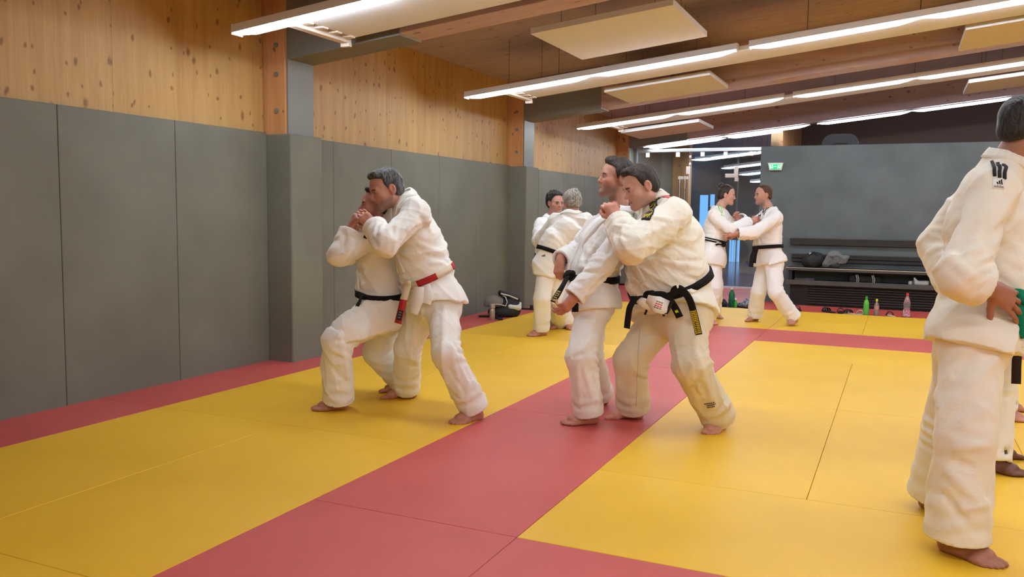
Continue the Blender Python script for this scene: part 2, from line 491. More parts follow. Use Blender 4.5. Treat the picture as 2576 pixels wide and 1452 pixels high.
for z0, z1, y in ((.86, .965, 13.75), (.655, .72, 13.75), (.60, .64, 13.75)):
    MB().box(BX0+.0 if z0 > .8 else BX0+.03, BX1, y, y+.03, z0, z1).build('back_board', M['black_wood'], bench, bevel=.004)
MB().box(BX0, BX1, 13.742, 13.752, .955, .972).build('edge_strip', M['bench_edge'], bench)
MB().box(BX0, BX1, 13.742, 13.752, .712, .728).build('edge_strip', M['bench_edge'], bench)

# exit sign
M['sign_green'] = mat('lit green sign', srgb(10, 150, 90), 0.4, emit=(0.0, 0.42, 0.16, 1), estr=1.0)
M['sign_white'] = mat('lit white pictogram', (0.8, 1, 0.9, 1), 0.4, emit=(0.6, 1, 0.8, 1), estr=1.2)
M['sign_body'] = mat('sign housing', srgb(215, 225, 215), 0.5)
es = empty('exit_sign', (-1.815, 13.78, 2.05), 'small lit green exit sign with white pictograms on the grey partition', 'sign')
MB().hexa([(-1.925, 13.74, 2.105), (-1.705, 13.74, 2.105), (-1.705, 13.80, 2.105), (-1.925, 13.80, 2.105), (-1.935, 13.73, 2.12), (-1.695, 13.73, 2.12), (-1.695, 13.80, 2.12), (-1.935, 13.80, 2.12)]).build('housing_top', M['sign_body'], es)
MB().hexa([(-1.905, 13.745, 2.005), (-1.725, 13.745, 2.005), (-1.725, 13.80, 2.005), (-1.905, 13.80, 2.005), (-1.925, 13.735, 2.105), (-1.705, 13.735, 2.105), (-1.705, 13.80, 2.105), (-1.925, 13.80, 2.105)]).build('housing', M['sign_body'], es, bevel=.003)
MB().box(-1.893, -1.737, 13.725, 13.745, 2.022, 2.095).build('sign_face', M['sign_green'], es)
def man(cx, s):
    g = MB(); y0, y1 = 13.718, 13.727
    def bar(x0, z0, x1, z1, w):
        d = np.array([x1-x0, z1-z0]); l = np.linalg.norm(d); d /= l; n = np.array([-d[1], d[0]])*w
        P = [np.array([x0, z0])-n, np.array([x1, z1])-n, np.array([x1, z1])+n, np.array([x0, z0])+n]
        g.hexa([(p[0], y0, p[1]) for p in P]+[(p[0], y1, p[1]) for p in P])
    z = 2.06
    bar(cx, z+.022, cx+s*.003, z+.030, .004); bar(cx, z+.018, cx-s*.004, z-.006, .004)
    bar(cx, z+.014, cx+s*.014, z+.008, .002); bar(cx, z+.014, cx-s*.013, z+.012, .002)
    bar(cx-s*.004, z-.006, cx+s*.010, z-.016, .003); bar(cx+s*.010, z-.016, cx+s*.006, z-.030, .003)
    bar(cx-s*.004, z-.006, cx-s*.012, z-.022, .003); bar(cx-s*.012, z-.022, cx-s*.022, z-.022, .003)
    bar(cx-s*.028, z-.03, cx-s*.028, z+.028, .004)
    return g.build('pictogram', M['sign_white'], es)
man(-1.858, 1); man(-1.772, -1)
g = MB(); g.box(-1.835, -1.797, 13.718, 13.727, 2.057, 2.063); g.build('pictogram', M['sign_white'], es)

# curved black duct showing over the partition
g = MB()
pts = []
cx, y0, y1 = -0.93, 14.15, 14.5
prof = [(-.27, -.11), (-.25, .12), (-.20, .19), (-.13, .225), (.16, .225), (.23, .19), (.265, .12), (.275, -.11)]
inn = [(-.13, -.11), (-.12, .05), (-.10, .07), (-.05, .085), (.08, .085), (.12, .07), (.14, .05), (.145, -.11)]
zt = 2.35
n = len(prof)
V = [(cx+a, y, zt+b) for y in (y0, y1) for ring in (prof, inn) for a, b in ring]
F = []
for i in range(n-1):
    F += [(i, i+1, n+i+1, n+i), (2*n+i, 3*n+i, 3*n+i+1, 2*n+i+1), (i, 2*n+i, 2*n+i+1, i+1), (n+i, n+i+1, 3*n+i+1, 3*n+i)]
F += [(0, n, 3*n, 2*n), (n-1, 2*n+n-1, 3*n+n-1, 2*n-1)]
MBd = mesh_np('duct_hood', np.array(V), F, M['black'])
tag(MBd, 'black arched hood showing above the top edge of the grey partition', 'duct')
struct(MB().box(PX0+.1, XR, 14.0, 15.6, 2.18, 2.24).build('ceiling_partition', M['corr_dark']))

# ------------------------------------------------------------------ glass front and the corridor behind it
gf = struct(MB().box(-4.70, -1.85, YG-.03, YG+.03, 2.47, 2.53).build('trim_20', M['alu'], bevel=.004))
PANES = []
for i, (a, b) in enumerate(((-4.66, -3.64), (-3.62, -2.76), (-2.74, -1.88))):
    p = struct(MB().box(a, b, YG-.006, YG+.006, -.03, 2.46).build('window_%d' % (i+1), M['pane'])); PANES.append(p)
    for dx in (.22, b-a-.22):
        MB().box(a+dx-.035, a+dx+.035, YG-.02, YG+.02, 2.38, 2.47).build('clamp', M['bracket'], p, bevel=.004)
    if i in (0, 1):
        MB().box(b-.055, b+.015, YG-.025, YG+.025, 2.06, 2.20).build('clamp', M['bracket'], p, bevel=.004)
struct(MB().box(-4.70, PX0, YG-.05, YG+.05, -.05, -.005).build('trim_21', M['white']))
for i, xx in enumerate((-4.66,)):
    struct(MB().box(xx-.05, xx+.02, YG-.06, YG+.06, -.05, 3.0).build('trim_%d' % (22+i), M['steel']))
# upper glass between rail and ceiling
struct(MB().hexa([(-4.62, YG-.005, 2.53), (-2.0, YG-.005, 2.53), (-2.0, YG+.005, 2.53), (-4.62, YG+.005, 2.53), (-4.62, YG-.005, 3.05), (-2.0, YG-.005, 3.33), (-2.0, YG+.005, 3.33), (-4.62, YG+.005, 3.05)]).build('window_9', M['pane']))
# pull handles and hinge fittings
for xx in (-3.80, -3.70):
    h = MB().tube([(xx, YG-.05, .85), (xx, YG-.05, 2.02)], .018, 10).build('door_handle', M['chrome'], PANES[0], smooth=True)
    for z in (.95, 1.98):
        MB().box(xx-.03, xx+.045, YG-.07, YG-.008, z-.02, z+.035).build('fixing', M['bracket'], h, bevel=.004)
hp = MB().box(-2.97, -2.74, YG-.03, YG+.03, 1.99, 2.06).build('door_fitting', M['bracket'], PANES[1], bevel=.004)
MB().box(-2.80, -2.74, YG-.03, YG+.03, 1.92, 1.99).build('plate', M['bracket'], hp, bevel=.004)
MB().tube([(-2.735, YG, -.03), (-2.735, YG, 1.99)], .01, 8).build('edge_profile', M['alu'], hp)
# corridor
CY = 25.0
struct(MB().box(-8.0, XR, YG+.05, CY, -.14, -.03).build('floor_corridor', M['tile']))
struct(MB().box(-5.1, -4.9, YG+.1, 18.6, -.05, 4.0).build('wall_corridor_left', M['corr_wall']))
struct(MB().box(-5.1, -4.62, 18.6, 18.75, -.05, 4.0).build('wall_corridor_near', M['corr_wall']))
struct(MB().box(-4.62, -4.26, 18.5, 18.8, -.05, 4.0).build('trim_25', M['wood_pillar'], bevel=.01))
struct(MB().box(-9.0, -4.9, 18.75, 18.9, -.05, 4).build('wall_corridor_side', M['corr_dark']))
# end wall with openings to daylight
EX = [(-9.0, -5.44), (-5.16, -5.14), (-4.97, -4.54), (-4.21, 3.0)]
for k_, (a, b) in enumerate(EX):
    struct(MB().box(a, b, CY, CY+.2, -.05, 4.2).build('wall_corridor_end_%d' % (k_+1), M['corr_dark']))
for k_, (a, b, z0, z1) in enumerate(((-5.44, -5.16, 1.9, 4.2), (-5.14, -4.97, 1.92, 4.2), (-5.14, -4.97, -.05, 1.55), (-4.54, -4.21, .60, 4.2))):
    struct(MB().box(a, b, CY, CY+.2, z0, z1).build('wall_corridor_end_%d' % (k_+5), M['corr_dark']))
for k_, (a, b, z0, z1) in enumerate(((-5.44, -5.16, -.05, 1.9), (-5.14, -4.97, 1.55, 1.92), (-4.54, -4.21, -.05, .60))):
    p = struct(MB().box(a, b, CY+.08, CY+.09, z0, z1).build('window_%d' % (30+k_), M['pane']))
    for j in range(1, 4):
        if k_ == 2: MB().box(a+(b-a)*j/4-.006, a+(b-a)*j/4+.006, CY+.06, CY+.08, z0, z1).build('glazing_bar', M['bracket'], p)
struct(MB().box(-9.2, -9.0, 18.7, CY+.2, -.05, 4).build('wall_corridor_far', M['corr_dark']))
struct(MB().box(-2.2, -2.0, YG+.1, CY, -.05, 4.4).build('wall_corridor_right', M['wood_pillar']))
struct(MB().box(-2.0, XR, 19.0, 19.2, -.05, 4.8).build('wall_far', mat('shadow-toned brown timber', srgb(92, 70, 60), .7)))  # brown wall, its colour darkened to stand for the shadow above the partition
for i, (x, y, z, n) in enumerate(((-3.99, 18.0, 2.47, 1), (-3.80, 20.2, 2.42, 1), (-3.75, 22.0, 2.35, 1), (-3.7, 23.4, 2.22, 1))):
    tube_light(x, y, n, 'tube light in the corridor behind the glass, %s from the glass front' % ('nearest', 'second', 'third', 'farthest')[i], z0=z-SL*(x+4.45))

# ================================================================== people: distance-field modelling kit
def A3(*v): return np.array(v if len(v) > 1 else v[0], dtype=np.float64)
def nrm(v): v = np.asarray(v, float); return v/(np.linalg.norm(v)+1e-12)
HR_ = nrm([RX_[0], RX_[1], 0]); HF_ = nrm([FW_[0], FW_[1], 0]); HZ_ = A3(0, 0, 1)
def dirv(a, b, c): return nrm(a*HR_ + b*HF_ + c*HZ_)        # right, away, up
def at(px, py, t): return CAMP + t*((px-IW/2)*RX_ - (py-IH/2)*UP_)/FPX + t*FW_

class Cone:
    """round cone between a and b; optional flat ends"""
    def __init__(s, a, b, ra, rb, k=.03, op='add', fa=False, fb=False, side=None, kx=1.0):
        s.a, s.b, s.ra, s.rb, s.k, s.op, s.fa, s.fb = A3(a), A3(b), ra, rb, k, op, fa, fb
        d = s.b-s.a; s.L = np.linalg.norm(d)+1e-9; s.u = d/s.L
        s.kx = kx
        if side is not None:
            e = A3(side); e = e - s.u*(e@s.u); s.e = nrm(e)
        else: s.e = None
        R = max(ra, rb)*max(1, kx)
        s.lo = np.minimum(s.a, s.b)-R; s.hi = np.maximum(s.a, s.b)+R
    def __call__(s, P):
        q = P - s.a.astype(P.dtype)
        z = q @ s.u.astype(P.dtype)
        t = np.clip(z/s.L, 0, 1)
        q = q - (t*s.L)[..., None]*s.u.astype(P.dtype)
        r = s.ra + t*(s.rb-s.ra)
        if s.e is not None and s.kx != 1.0:
            x = q @ s.e.astype(P.dtype)
            zz = np.einsum('...i,...i->...', q, q)
            perp2 = np.maximum(zz - x*x, 0)
            ax = x/(r*s.kx); ay2 = perp2/(r*r)
            k0 = np.sqrt(ax*ax+ay2)+1e-9
            k1 = np.sqrt(ax*ax/(r*s.kx)**2 + ay2/(r*r))+1e-9
            d = k0*(k0-1)/k1
        else:
            d = np.sqrt(np.einsum('...i,...i->...', q, q)) - r
        if s.fa: d = np.maximum(d, -z)
        if s.fb: d = np.maximum(d, z-s.L)
        return d

class Ell:
    def __init__(s, c, r, R=None, k=.02, op='add'):
        s.c, s.r, s.k, s.op = A3(c), A3(r), k, op
        s.R = np.eye(3) if R is None else np.asarray(R)      # columns are the axes
        m = np.abs(s.R) @ s.r
        s.lo, s.hi = s.c-m, s.c+m
    def __call__(s, P):
        q = (P - s.c.astype(P.dtype)) @ s.R.astype(P.dtype)
        a = q/s.r.astype(P.dtype)
        k0 = np.sqrt(np.einsum('...i,...i->...', a, a))+1e-9
        b = a/s.r.astype(P.dtype)
        k1 = np.sqrt(np.einsum('...i,...i->...', b, b))+1e-9
        return k0*(k0-1)/k1

class Half:
    """cut away everything on the n side of point c inside radius rad"""
    def __init__(s, c, n, k=.004, rad=9.0, op='cut'):
        s.c, s.n, s.k, s.rad, s.op = A3(c), nrm(n), k, rad, op
        s.lo, s.hi = s.c-rad, s.c+rad
    def __call__(s, P):
        q = P - s.c.astype(P.dtype)
        d = q @ s.n.astype(P.dtype)
        if s.rad < 5:
            d = np.minimum(d, s.rad-np.sqrt(np.einsum('...i,...i->...', q, q)))
        return d

def smin(a, b, k):
    if k <= 1e-6: return np.minimum(a, b)
    h = np.maximum(k-np.abs(a-b), 0)/k
    return np.minimum(a, b) - h*h*k*.25
def comb(D, d, p):
    if p.op == 'add': return smin(D, d, p.k)
    if p.op == 'sub': return -smin(-D, d, p.k)
    if p.op == 'cut': return -smin(-D, -d, p.k)
    if p.op == 'int': return -smin(-D, -d, p.k)
    return D

def disp_eval(P, folds, seed, amp, aniso=A3(1, 1, .8)):
    """cloth relief: long wandering creases plus accordion folds at the joints"""
    P = P.astype(np.float64)
    out = np.zeros(len(P))
    if amp:
        r = np.random.RandomState(seed)
        W = P.copy()
        for i in range(3):
            ph = r.rand(3)*6.28; kk = r.randn(3, 3)*4.5
            W = W + .030*np.sin(P @ kk.T + ph)
        for i, (fq, am) in enumerate(((22, .75), (32, .75), (46, .55), (66, .42), (95, .25))):
            mod = 0
            for q in range(2): mod = mod + np.sin(W @ (r.randn(3)*7.0)+r.rand()*6.28)
            mod = np.clip(.42+.42*mod, 0, 1)
            d = nrm(r.randn(3)*aniso); a = W @ d*fq + 1.0*np.sin(W @ (r.randn(3)*7)+r.rand()*6.28)
            ridge = (1-np.abs(np.sin(a*.5+r.rand()*3)))
            out += am*amp*(ridge**2.6*2.6-.55)*mod
    for f in folds:
        if f[0] == 'ring':      # ('ring', centre, axis, wavelength, amplitude, reach)
            _, c, u, lam, am, s = f
            q = P - A3(c); u = nrm(u)
            x = q @ u; d2 = np.einsum('ij,ij->i', q, q)
            wob = .35*np.sin(q @ A3(31, 17, -23)+1.0)+.25*np.sin(q @ A3(-19, 37, 13))
            v = np.sin(2*math.pi*x/lam + 2.2*wob)
            v = np.sign(v)*np.abs(v)**.8
            out += am*v*np.exp(-d2/(s*s))
        elif f[0] == 'seg':     # a piece of a longer crease, no fade at its ends
            _, a, b, w_, am = f
            near = np.abs(P-(a+b)*.5).max(1) < np.abs(b-a).max()*.5+3*w_
            if near.any():
                Q = P[near]; d = b-a; L2 = d@d+1e-9
                t = np.clip((Q-a)@d/L2, 0, 1); q = Q-a-t[:, None]*d
                tt = (Q-a)@d/L2
                wgt = np.exp(-np.einsum('ij,ij->i', q, q)/(w_*w_))*np.where((tt > 0) & (tt <= 1), 1.0, .5)
                out[near] += am*wgt
        elif f[0] == 'crease':  # ('crease', a, b, width, amplitude): ridge (+) or valley (-)
            _, a, b, w_, am = f
            a, b = A3(a), A3(b); d = b-a; L2 = d@d
            t = np.clip((P-a)@d/L2, 0, 1)
            q = P-a-t[:, None]*d
            d2 = np.einsum('ij,ij->i', q, q)
            fade = np.clip(np.minimum(t, 1-t)*5+.15, 0, 1)
            out += am*np.exp(-d2/(w_*w_))*fade
    for f in folds:
        if f[0] == 'calm':      # hems stay even
            _, c, u, reach, rad = f
            q = P-c
            z = np.clip(np.abs(q @ u)/reach, 0, 1); z = z*z*(3-2*z)
            inside = np.einsum('ij,ij->i', q, q) < rad*rad
            out = np.where(inside, out*(.12+.88*z), out)
    return out

def field(prims, P, folds=(), seed=0, amp=0, aniso=A3(1, 1, .8)):
    P = np.asarray(P, dtype=np.float64)
    D = np.full(P.shape[:-1], 1.0)
    for p in prims: D = comb(D, p(P), p)
    if len(folds) or amp: D = D - disp_eval(P.reshape(-1, 3), folds, seed, amp, aniso).reshape(D.shape)
    return D
def grad(prims, P, e=.004, **kw):
    g = np.zeros_like(P)
    for i in range(3):
        d = np.zeros(3); d[i] = e
        g[..., i] = field(prims, P+d, **kw)-field(prims, P-d, **kw)
    return g/(np.linalg.norm(g, axis=-1, keepdims=True)+1e-9)

def polygonise(prims, vox, folds=(), seed=0, amp=0, aniso=A3(1, 1, .8)):
    lo = np.min([p.lo for p in prims if p.op == 'add'], axis=0)-.03
    hi = np.max([p.hi for p in prims if p.op == 'add'], axis=0)+.03
    n = np.ceil((hi-lo)/vox).astype(int)+2
    ax = [(lo[i]+vox*np.arange(n[i])).astype(np.float32) for i in range(3)]
    D = np.full(n, 1.0, np.float32)
    for p in prims:
        m = max(p.k, .02)+2*vox+(.03 if (amp or len(folds)) else 0)
        i0 = np.clip(np.floor((p.lo-m-lo)/vox).astype(int), 0, n); i1 = np.clip(np.ceil((p.hi+m-lo)/vox).astype(int)+1, 0, n)
        if np.any(i1 <= i0): continue
        sl = tuple(slice(a, b) for a, b in zip(i0, i1))
        P = np.stack(np.meshgrid(*[ax[i][sl[i]] for i in range(3)], indexing='ij'), -1)
        D[sl] = comb(D[sl], p(P).astype(np.float32), p)
    if amp or len(folds):
        msk = np.abs(D) < .05
        idx = np.argwhere(msk)
        P = np.stack([ax[i][idx[:, i]] for i in range(3)], -1)
        D[msk] -= disp_eval(P, folds, seed, amp, aniso).astype(np.float32)
    return surface_nets(D, lo, vox)

_CORN = np.array([(i, j, k) for i in (0, 1) for j in (0, 1) for k in (0, 1)])
_EDG = [(a, b) for a in range(8) for b in range(a+1, 8) if np.abs(_CORN[a]-_CORN[b]).sum() == 1]
def surface_nets(D, lo, vox):
    S = D < 0
    n = np.array(D.shape)
    cnt = np.zeros(n-1, np.int8)
    for c in _CORN: cnt += S[c[0]:n[0]-1+c[0], c[1]:n[1]-1+c[1], c[2]:n[2]-1+c[2]]
    act = (cnt > 0) & (cnt < 8)
    cells = np.argwhere(act)
    vid = -np.ones(n-1, np.int32); vid[act] = np.arange(len(cells))
    cd = np.stack([D[cells[:, 0]+c[0], cells[:, 1]+c[1], cells[:, 2]+c[2]] for c in _CORN], 1)
    acc = np.zeros((len(cells), 3)); num = np.zeros(len(cells))
    for a, b in _EDG:
        da, db = cd[:, a], cd[:, b]
        m = (da < 0) != (db < 0)
        t = np.where(m, da/np.where(m, da-db, 1), 0)
        p = _CORN[a]+t[:, None]*(_CORN[b]-_CORN[a])
        acc[m] += p[m]; num[m] += 1
    V = (cells + acc/num[:, None])*vox + lo
    F = []
    for axis in range(3):
        o1, o2 = [(1, 2), (2, 0), (0, 1)][axis]
        sl0 = [slice(None)]*3; sl1 = [slice(None)]*3
        sl0[axis] = slice(0, n[axis]-1); sl1[axis] = slice(1, n[axis])
        s0, s1 = S[tuple(sl0)], S[tuple(sl1)]
        e = np.argwhere(s0 != s1)
        ok = (e[:, o1] > 0) & (e[:, o2] > 0) & (e[:, o1] < n[o1]-1) & (e[:, o2] < n[o2]-1)
        e = e[ok]
        fl = s0[e[:, 0], e[:, 1], e[:, 2]]
        d1 = np.zeros(3, int); d1[o1] = 1; d2 = np.zeros(3, int); d2[o2] = 1
        q = [vid[tuple(x.T)] for x in (e-d1-d2, e-d2, e, e-d1)]
        f = np.stack(q, 1)
        f[~fl] = f[~fl][:, ::-1]
        F.append(f)
    F = np.concatenate(F)
    F = F[(F >= 0).all(1)]
    return V, F.astype(np.int32)

def hair_relief(P, amp, R):
    q = P @ R
    r = np.random.RandomState(2); out = np.zeros(len(P))
    for f_, a_ in ((70, 1.0), (130, .8), (210, .6)):
        k = r.randn(3)*A3(1, .45, .45)
        out += a_*np.sin(q @ (nrm(k)*f_)+3*np.sin(q @ (r.randn(3)*22))+r.rand()*6)
    return amp*out
def sdf_obj(name, prims, vox, m, parent, folds=(), seed=0, amp=0, colfn=None, aniso=A3(1, 1, .8)):
    V, F = polygonise(prims, vox, folds, seed, amp, aniso)
    o = mesh_np(name, V, F, m, parent, smooth=True)
    if colfn is not None: set_col(o, colfn(V))
    return o
def set_col(o, C):
    at_ = o.data.color_attributes.new('tint', 'FLOAT_COLOR', 'POINT')
    at_.data.foreach_set('color', np.concatenate([C, np.ones((len(C), 1))], 1).astype(np.float32).ravel())

def resample(pts, n):
    pts = np.asarray(pts, float)
    # smooth Catmull-Rom through the points
    m = len(pts)
    if m > 2:
        ext = np.vstack([2*pts[0]-pts[1], pts, 2*pts[-1]-pts[-2]])
        out = []
        for i in range(m-1):
            p0, p1, p2, p3 = ext[i:i+4]
            for t in np.linspace(0, 1, 12, endpoint=False):
                out.append(.5*((2*p1)+(-p0+p2)*t+(2*p0-5*p1+4*p2-p3)*t*t+(-p0+3*p1-3*p2+p3)*t**3))
        out.append(pts[-1]); pts = np.array(out)
    s = np.concatenate([[0], np.cumsum(np.linalg.norm(np.diff(pts, axis=0), axis=1))])
    q = np.linspace(0, s[-1], n)
    return np.stack([np.interp(q, s, pts[:, i]) for i in range(3)], 1)

class Band:
    """strip of cloth lying on a cloth surface (or hanging free)"""
    def __init__(s, path, width, surf=None, n=40, m=4, side=None, kw=None, lift=0.0, iters=4):
        kw = kw or {}
        p = resample(path, n)
        def proj(p, it=iters):
            for _ in range(it):
                d = field(surf, p, **kw); g = grad(surf, p, **kw)
                p = p - np.clip(d, -.06, .06)[..., None]*g
            return p
        if surf is not None:
            p = proj(p)
        t = np.gradient(p, axis=0); t /= np.linalg.norm(t, axis=1, keepdims=True)+1e-9
        if surf is not None: nn = grad(surf, p, e=.012, **kw)
        else:
            sd = np.asarray(side, float)
            if sd.ndim == 1: sd = np.repeat(sd[None], n, 0)
            nn = np.cross(sd, t); nn /= np.linalg.norm(nn, axis=1, keepdims=True)+1e-9
        sd = np.cross(t, nn); sd /= np.linalg.norm(sd, axis=1, keepdims=True)+1e-9
        wd = np.full(n, width) if np.isscalar(width) else np.interp(np.linspace(0, 1, n), np.linspace(0, 1, len(width)), width)
        v = np.linspace(-.5, .5, m+1)
        G = p[:, None, :] + sd[:, None, :]*(v[None, :, None]*wd[:, None, None])
        if surf is not None:
            for _ in range(3):
                d = field(surf, G, **kw); g = grad(surf, G, **kw)
                G = G - np.clip(d, -.03, .03)[..., None]*g
            NN = grad(surf, G, e=.012, **kw)
        else:
            NN = np.repeat(nn[:, None, :], m+1, 1)
        s.G = G + NN*lift; s.N = NN; s.n, s.m = n, m
        s.len = np.linalg.norm(np.diff(p, axis=0), axis=1).sum()
        s.wid = float(np.mean(wd))
    def build(s, name, mt, parent, th=.005, inner=.004):
        top, bot = s.G+s.N*th, s.G-s.N*inner
        n, m = s.n, s.m+1
        V = np.concatenate([top.reshape(-1, 3), bot.reshape(-1, 3)])
        F = []; o = n*m
        for i in range(n-1):
            for j in range(m-1):
                a = i*m+j
                F.append((a, a+1, a+m+1, a+m)); F.append((o+a, o+a+m, o+a+m+1, o+a+1))
            a = i*m; F.append((a, a+m, o+a+m, o+a)); a = i*m+m-1; F.append((a, o+a, o+a+m, a+m))
        for j in range(m-1):
            F.append((j, o+j, o+j+1, j+1)); a = (n-1)*m+j; F.append((a, a+1, o+a+1, o+a))
        return mesh_np(name, V, np.array(F), mt, parent, smooth=False)
    def pos(s, u, v, lift):
        """u along 0..1, v across 0..1"""
        x = np.clip(u, 0, 1)*(s.n-1); y = np.clip(v, 0, 1)*s.m
        i = np.minimum(x.astype(int), s.n-2); j = np.minimum(y.astype(int), s.m-1)
        fx, fy = (x-i)[:, None], (y-j)[:, None]
        def bl(A): return A[i, j]*(1-fx)*(1-fy)+A[i+1, j]*fx*(1-fy)+A[i, j+1]*(1-fx)*fy+A[i+1, j+1]*fx*fy
        return bl(s.G)+bl(s.N)*lift
    def decal(s, name, V2, F, mt, parent, lift=.0062):
        V2 = np.asarray(V2, float)
        return mesh_np(name, s.pos(V2[:, 0], V2[:, 1], lift), F, mt, parent)

def text_polys(txt):
    cu = bpy.data.curves.new('t', 'FONT'); cu.body = txt; cu.size = 1.0
    cu.resolution_u = 2
    o = bpy.data.objects.new('t', cu); COL.objects.link(o)
    bpy.context.view_layer.update()
    me = o.evaluated_get(bpy.context.evaluated_depsgraph_get()).to_mesh()
    V = np.array([v.co[:2] for v in me.vertices]) if len(me.vertices) else np.zeros((0, 2)); F = [tuple(p.vertices) for p in me.polygons]
    o.evaluated_get(bpy.context.evaluated_depsgraph_get()).to_mesh_clear()
    bpy.data.objects.remove(o); bpy.data.curves.remove(cu)
    if len(V): V = (V-V.min(0))/(V.max(0)-V.min(0))
    return V, F
def quads(rects):
    V, F = [], []
    for (u0, v0, u1, v1) in rects:
        n = len(V); V += [(u0, v0), (u1, v0), (u1, v1), (u0, v1)]; F.append((n, n+1, n+2, n+3))
    return np.array(V), F

# ------------------------------------------------------------------ cloth, skin and hair materials
def gi_mat(name, c, c2):
    m = mat(name, c, 0.92, spec=0.15)
    N, L, b = NT(m)
    b.inputs['Sheen Weight'].default_value = 0.15
    t = N.new('ShaderNodeTexCoord')
    w1 = N.new('ShaderNodeTexNoise'); w1.inputs['Scale'].default_value = 5; w1.inputs['Detail'].default_value = 3
    L.new(t.outputs['Object'], w1.inputs['Vector'])
    r = N.new('ShaderNodeValToRGB'); r.color_ramp.elements[0].position = .35; r.color_ramp.elements[0].color = c2
    r.color_ramp.elements[1].position = .65; r.color_ramp.elements[1].color = c
    L.new(w1.outputs[0], r.inputs[0]); L.new(r.outputs[0], b.inputs['Base Color'])
    wv = N.new('ShaderNodeTexVoronoi'); wv.inputs['Scale'].default_value = 260
    L.new(t.outputs['Object'], wv.inputs['Vector'])
    n2 = N.new('ShaderNodeTexNoise'); n2.inputs['Scale'].default_value = 22; n2.inputs['Detail'].default_value = 4; n2.inputs['Distortion'].default_value = 1.2
    L.new(t.outputs['Object'], n2.inputs['Vector'])
    b1 = N.new('ShaderNodeBump'); b1.inputs['Strength'].default_value = .22; b1.inputs['Distance'].default_value = .0015
    L.new(wv.outputs['Distance'], b1.inputs['Height'])
    b2 = N.new('ShaderNodeBump'); b2.inputs['Strength'].default_value = .28; b2.inputs['Distance'].default_value = .010
    L.new(n2.outputs[0], b2.inputs['Height']); L.new(b1.outputs[0], b2.inputs['Normal'])
    L.new(b2.outputs[0], b.inputs['Normal'])
    return m
M['gi'] = gi_mat('white cotton', srgb(247, 245, 238), srgb(243, 240, 231))
M['gi_warm'] = gi_mat('unbleached cotton', srgb(244, 238, 222), srgb(239, 232, 214))
M['gi_cool'] = gi_mat('bleached cotton', srgb(248, 246, 243), srgb(244, 242, 238))
M['gi_cream'] = gi_mat('cream cotton', srgb(232, 220, 194), srgb(226, 213, 186))
M['belt_black'] = mat('black cotton belt', srgb(30, 27, 27), .85, spec=.2); add_noise_bump(M['belt_black'], 300, .3, .001)
M['belt_red'] = mat('red belt cloth', srgb(176, 50, 52), .8, spec=.2)
M['belt_white'] = mat('cream belt cloth', srgb(222, 206, 180), .85, spec=.2)
M['belt_green'] = mat('green belt cloth', srgb(22, 128, 92), .8, spec=.2)
M['belt_brown'] = mat('dark brown belt cloth', srgb(48, 34, 32), .85, spec=.2)
M['thread_yellow'] = mat('yellow embroidery', srgb(214, 190, 44), .7)
M['thread_white'] = mat('white embroidery', srgb(224, 222, 214), .8)
M['thread_gold'] = mat('gold embroidery', srgb(176, 150, 80), .7)
M['ink'] = mat('dark print', srgb(34, 34, 38), .8)
M['ink_grey'] = mat('grey print', srgb(120, 108, 104), .8)
M['ink_red'] = mat('red print', srgb(208, 58, 62), .8)
M['ink_green'] = mat('pale green print', srgb(158, 214, 130), .8)
M['neon'] = mat('neon yellow print', srgb(206, 240, 30), .7)
M['gi_stitch'] = mat('seam stitching', srgb(214, 206, 190), .9)
M['lining'] = mat('black tape', srgb(34, 30, 30), .85)
M['pink'] = mat('pink patch', srgb(232, 110, 120), .8)
M['stitch'] = mat('grey seam thread', srgb(198, 186, 162), .9)
def skin_mat(name, col):
    m = mat(name, col, .48, spec=.4)
    N, L, b = NT(m)
    a = N.new('ShaderNodeVertexColor'); a.layer_name = 'tint'
    n = N.new('ShaderNodeTexNoise'); n.inputs['Scale'].default_value = 40
    t = N.new('ShaderNodeTexCoord'); L.new(t.outputs['Object'], n.inputs['Vector'])
    mr = N.new('ShaderNodeMapRange'); mr.inputs[3].default_value = .92; mr.inputs[4].default_value = 1.08
    L.new(n.outputs[0], mr.inputs[0])
    mx = N.new('ShaderNodeVectorMath'); mx.operation = 'SCALE'
    L.new(a.outputs[0], mx.inputs[0]); L.new(mr.outputs[0], mx.inputs['Scale'])
    L.new(mx.outputs[0], b.inputs['Base Color'])
    b.inputs['Subsurface Weight'].default_value = 0.0
    return m
M['skin'] = skin_mat('skin', (.6, .35, .25, 1))
def hair_mat(name, c1, c2, rough=.5):
    m = mat(name, c1, rough, spec=.4)
    add_color_noise(m, c1, c2, 85, 5, stretch=(1, 1, .3), lo=.38, hi=.68)
    N, L, b = NT(m)
    add_noise_bump(m, 110, 1.0, .008, stretch=(1, 1, .3))
    return m
M['hair_black'] = hair_mat('black hair', srgb(28, 24, 23), srgb(48, 42, 38))
M['hair_brown'] = hair_mat('dark brown hair', srgb(40, 31, 27), srgb(66, 54, 46))
M['hair_salt'] = hair_mat('dark greying hair', srgb(44, 43, 42), srgb(100, 97, 92))
M['hair_grey'] = hair_mat('grey hair', srgb(120, 114, 104), srgb(186, 180, 168))
M['hair_short'] = hair_mat('cropped brown hair', srgb(74, 50, 38), srgb(96, 66, 50), .7)

# ------------------------------------------------------------------ body pieces
def frame(fwd, up):
    f = nrm(fwd); u = A3(up); u = nrm(u - f*(u@f)); r = np.cross(f, u)
    return np.stack([r, f, u], 1)           # columns: right, forward, up

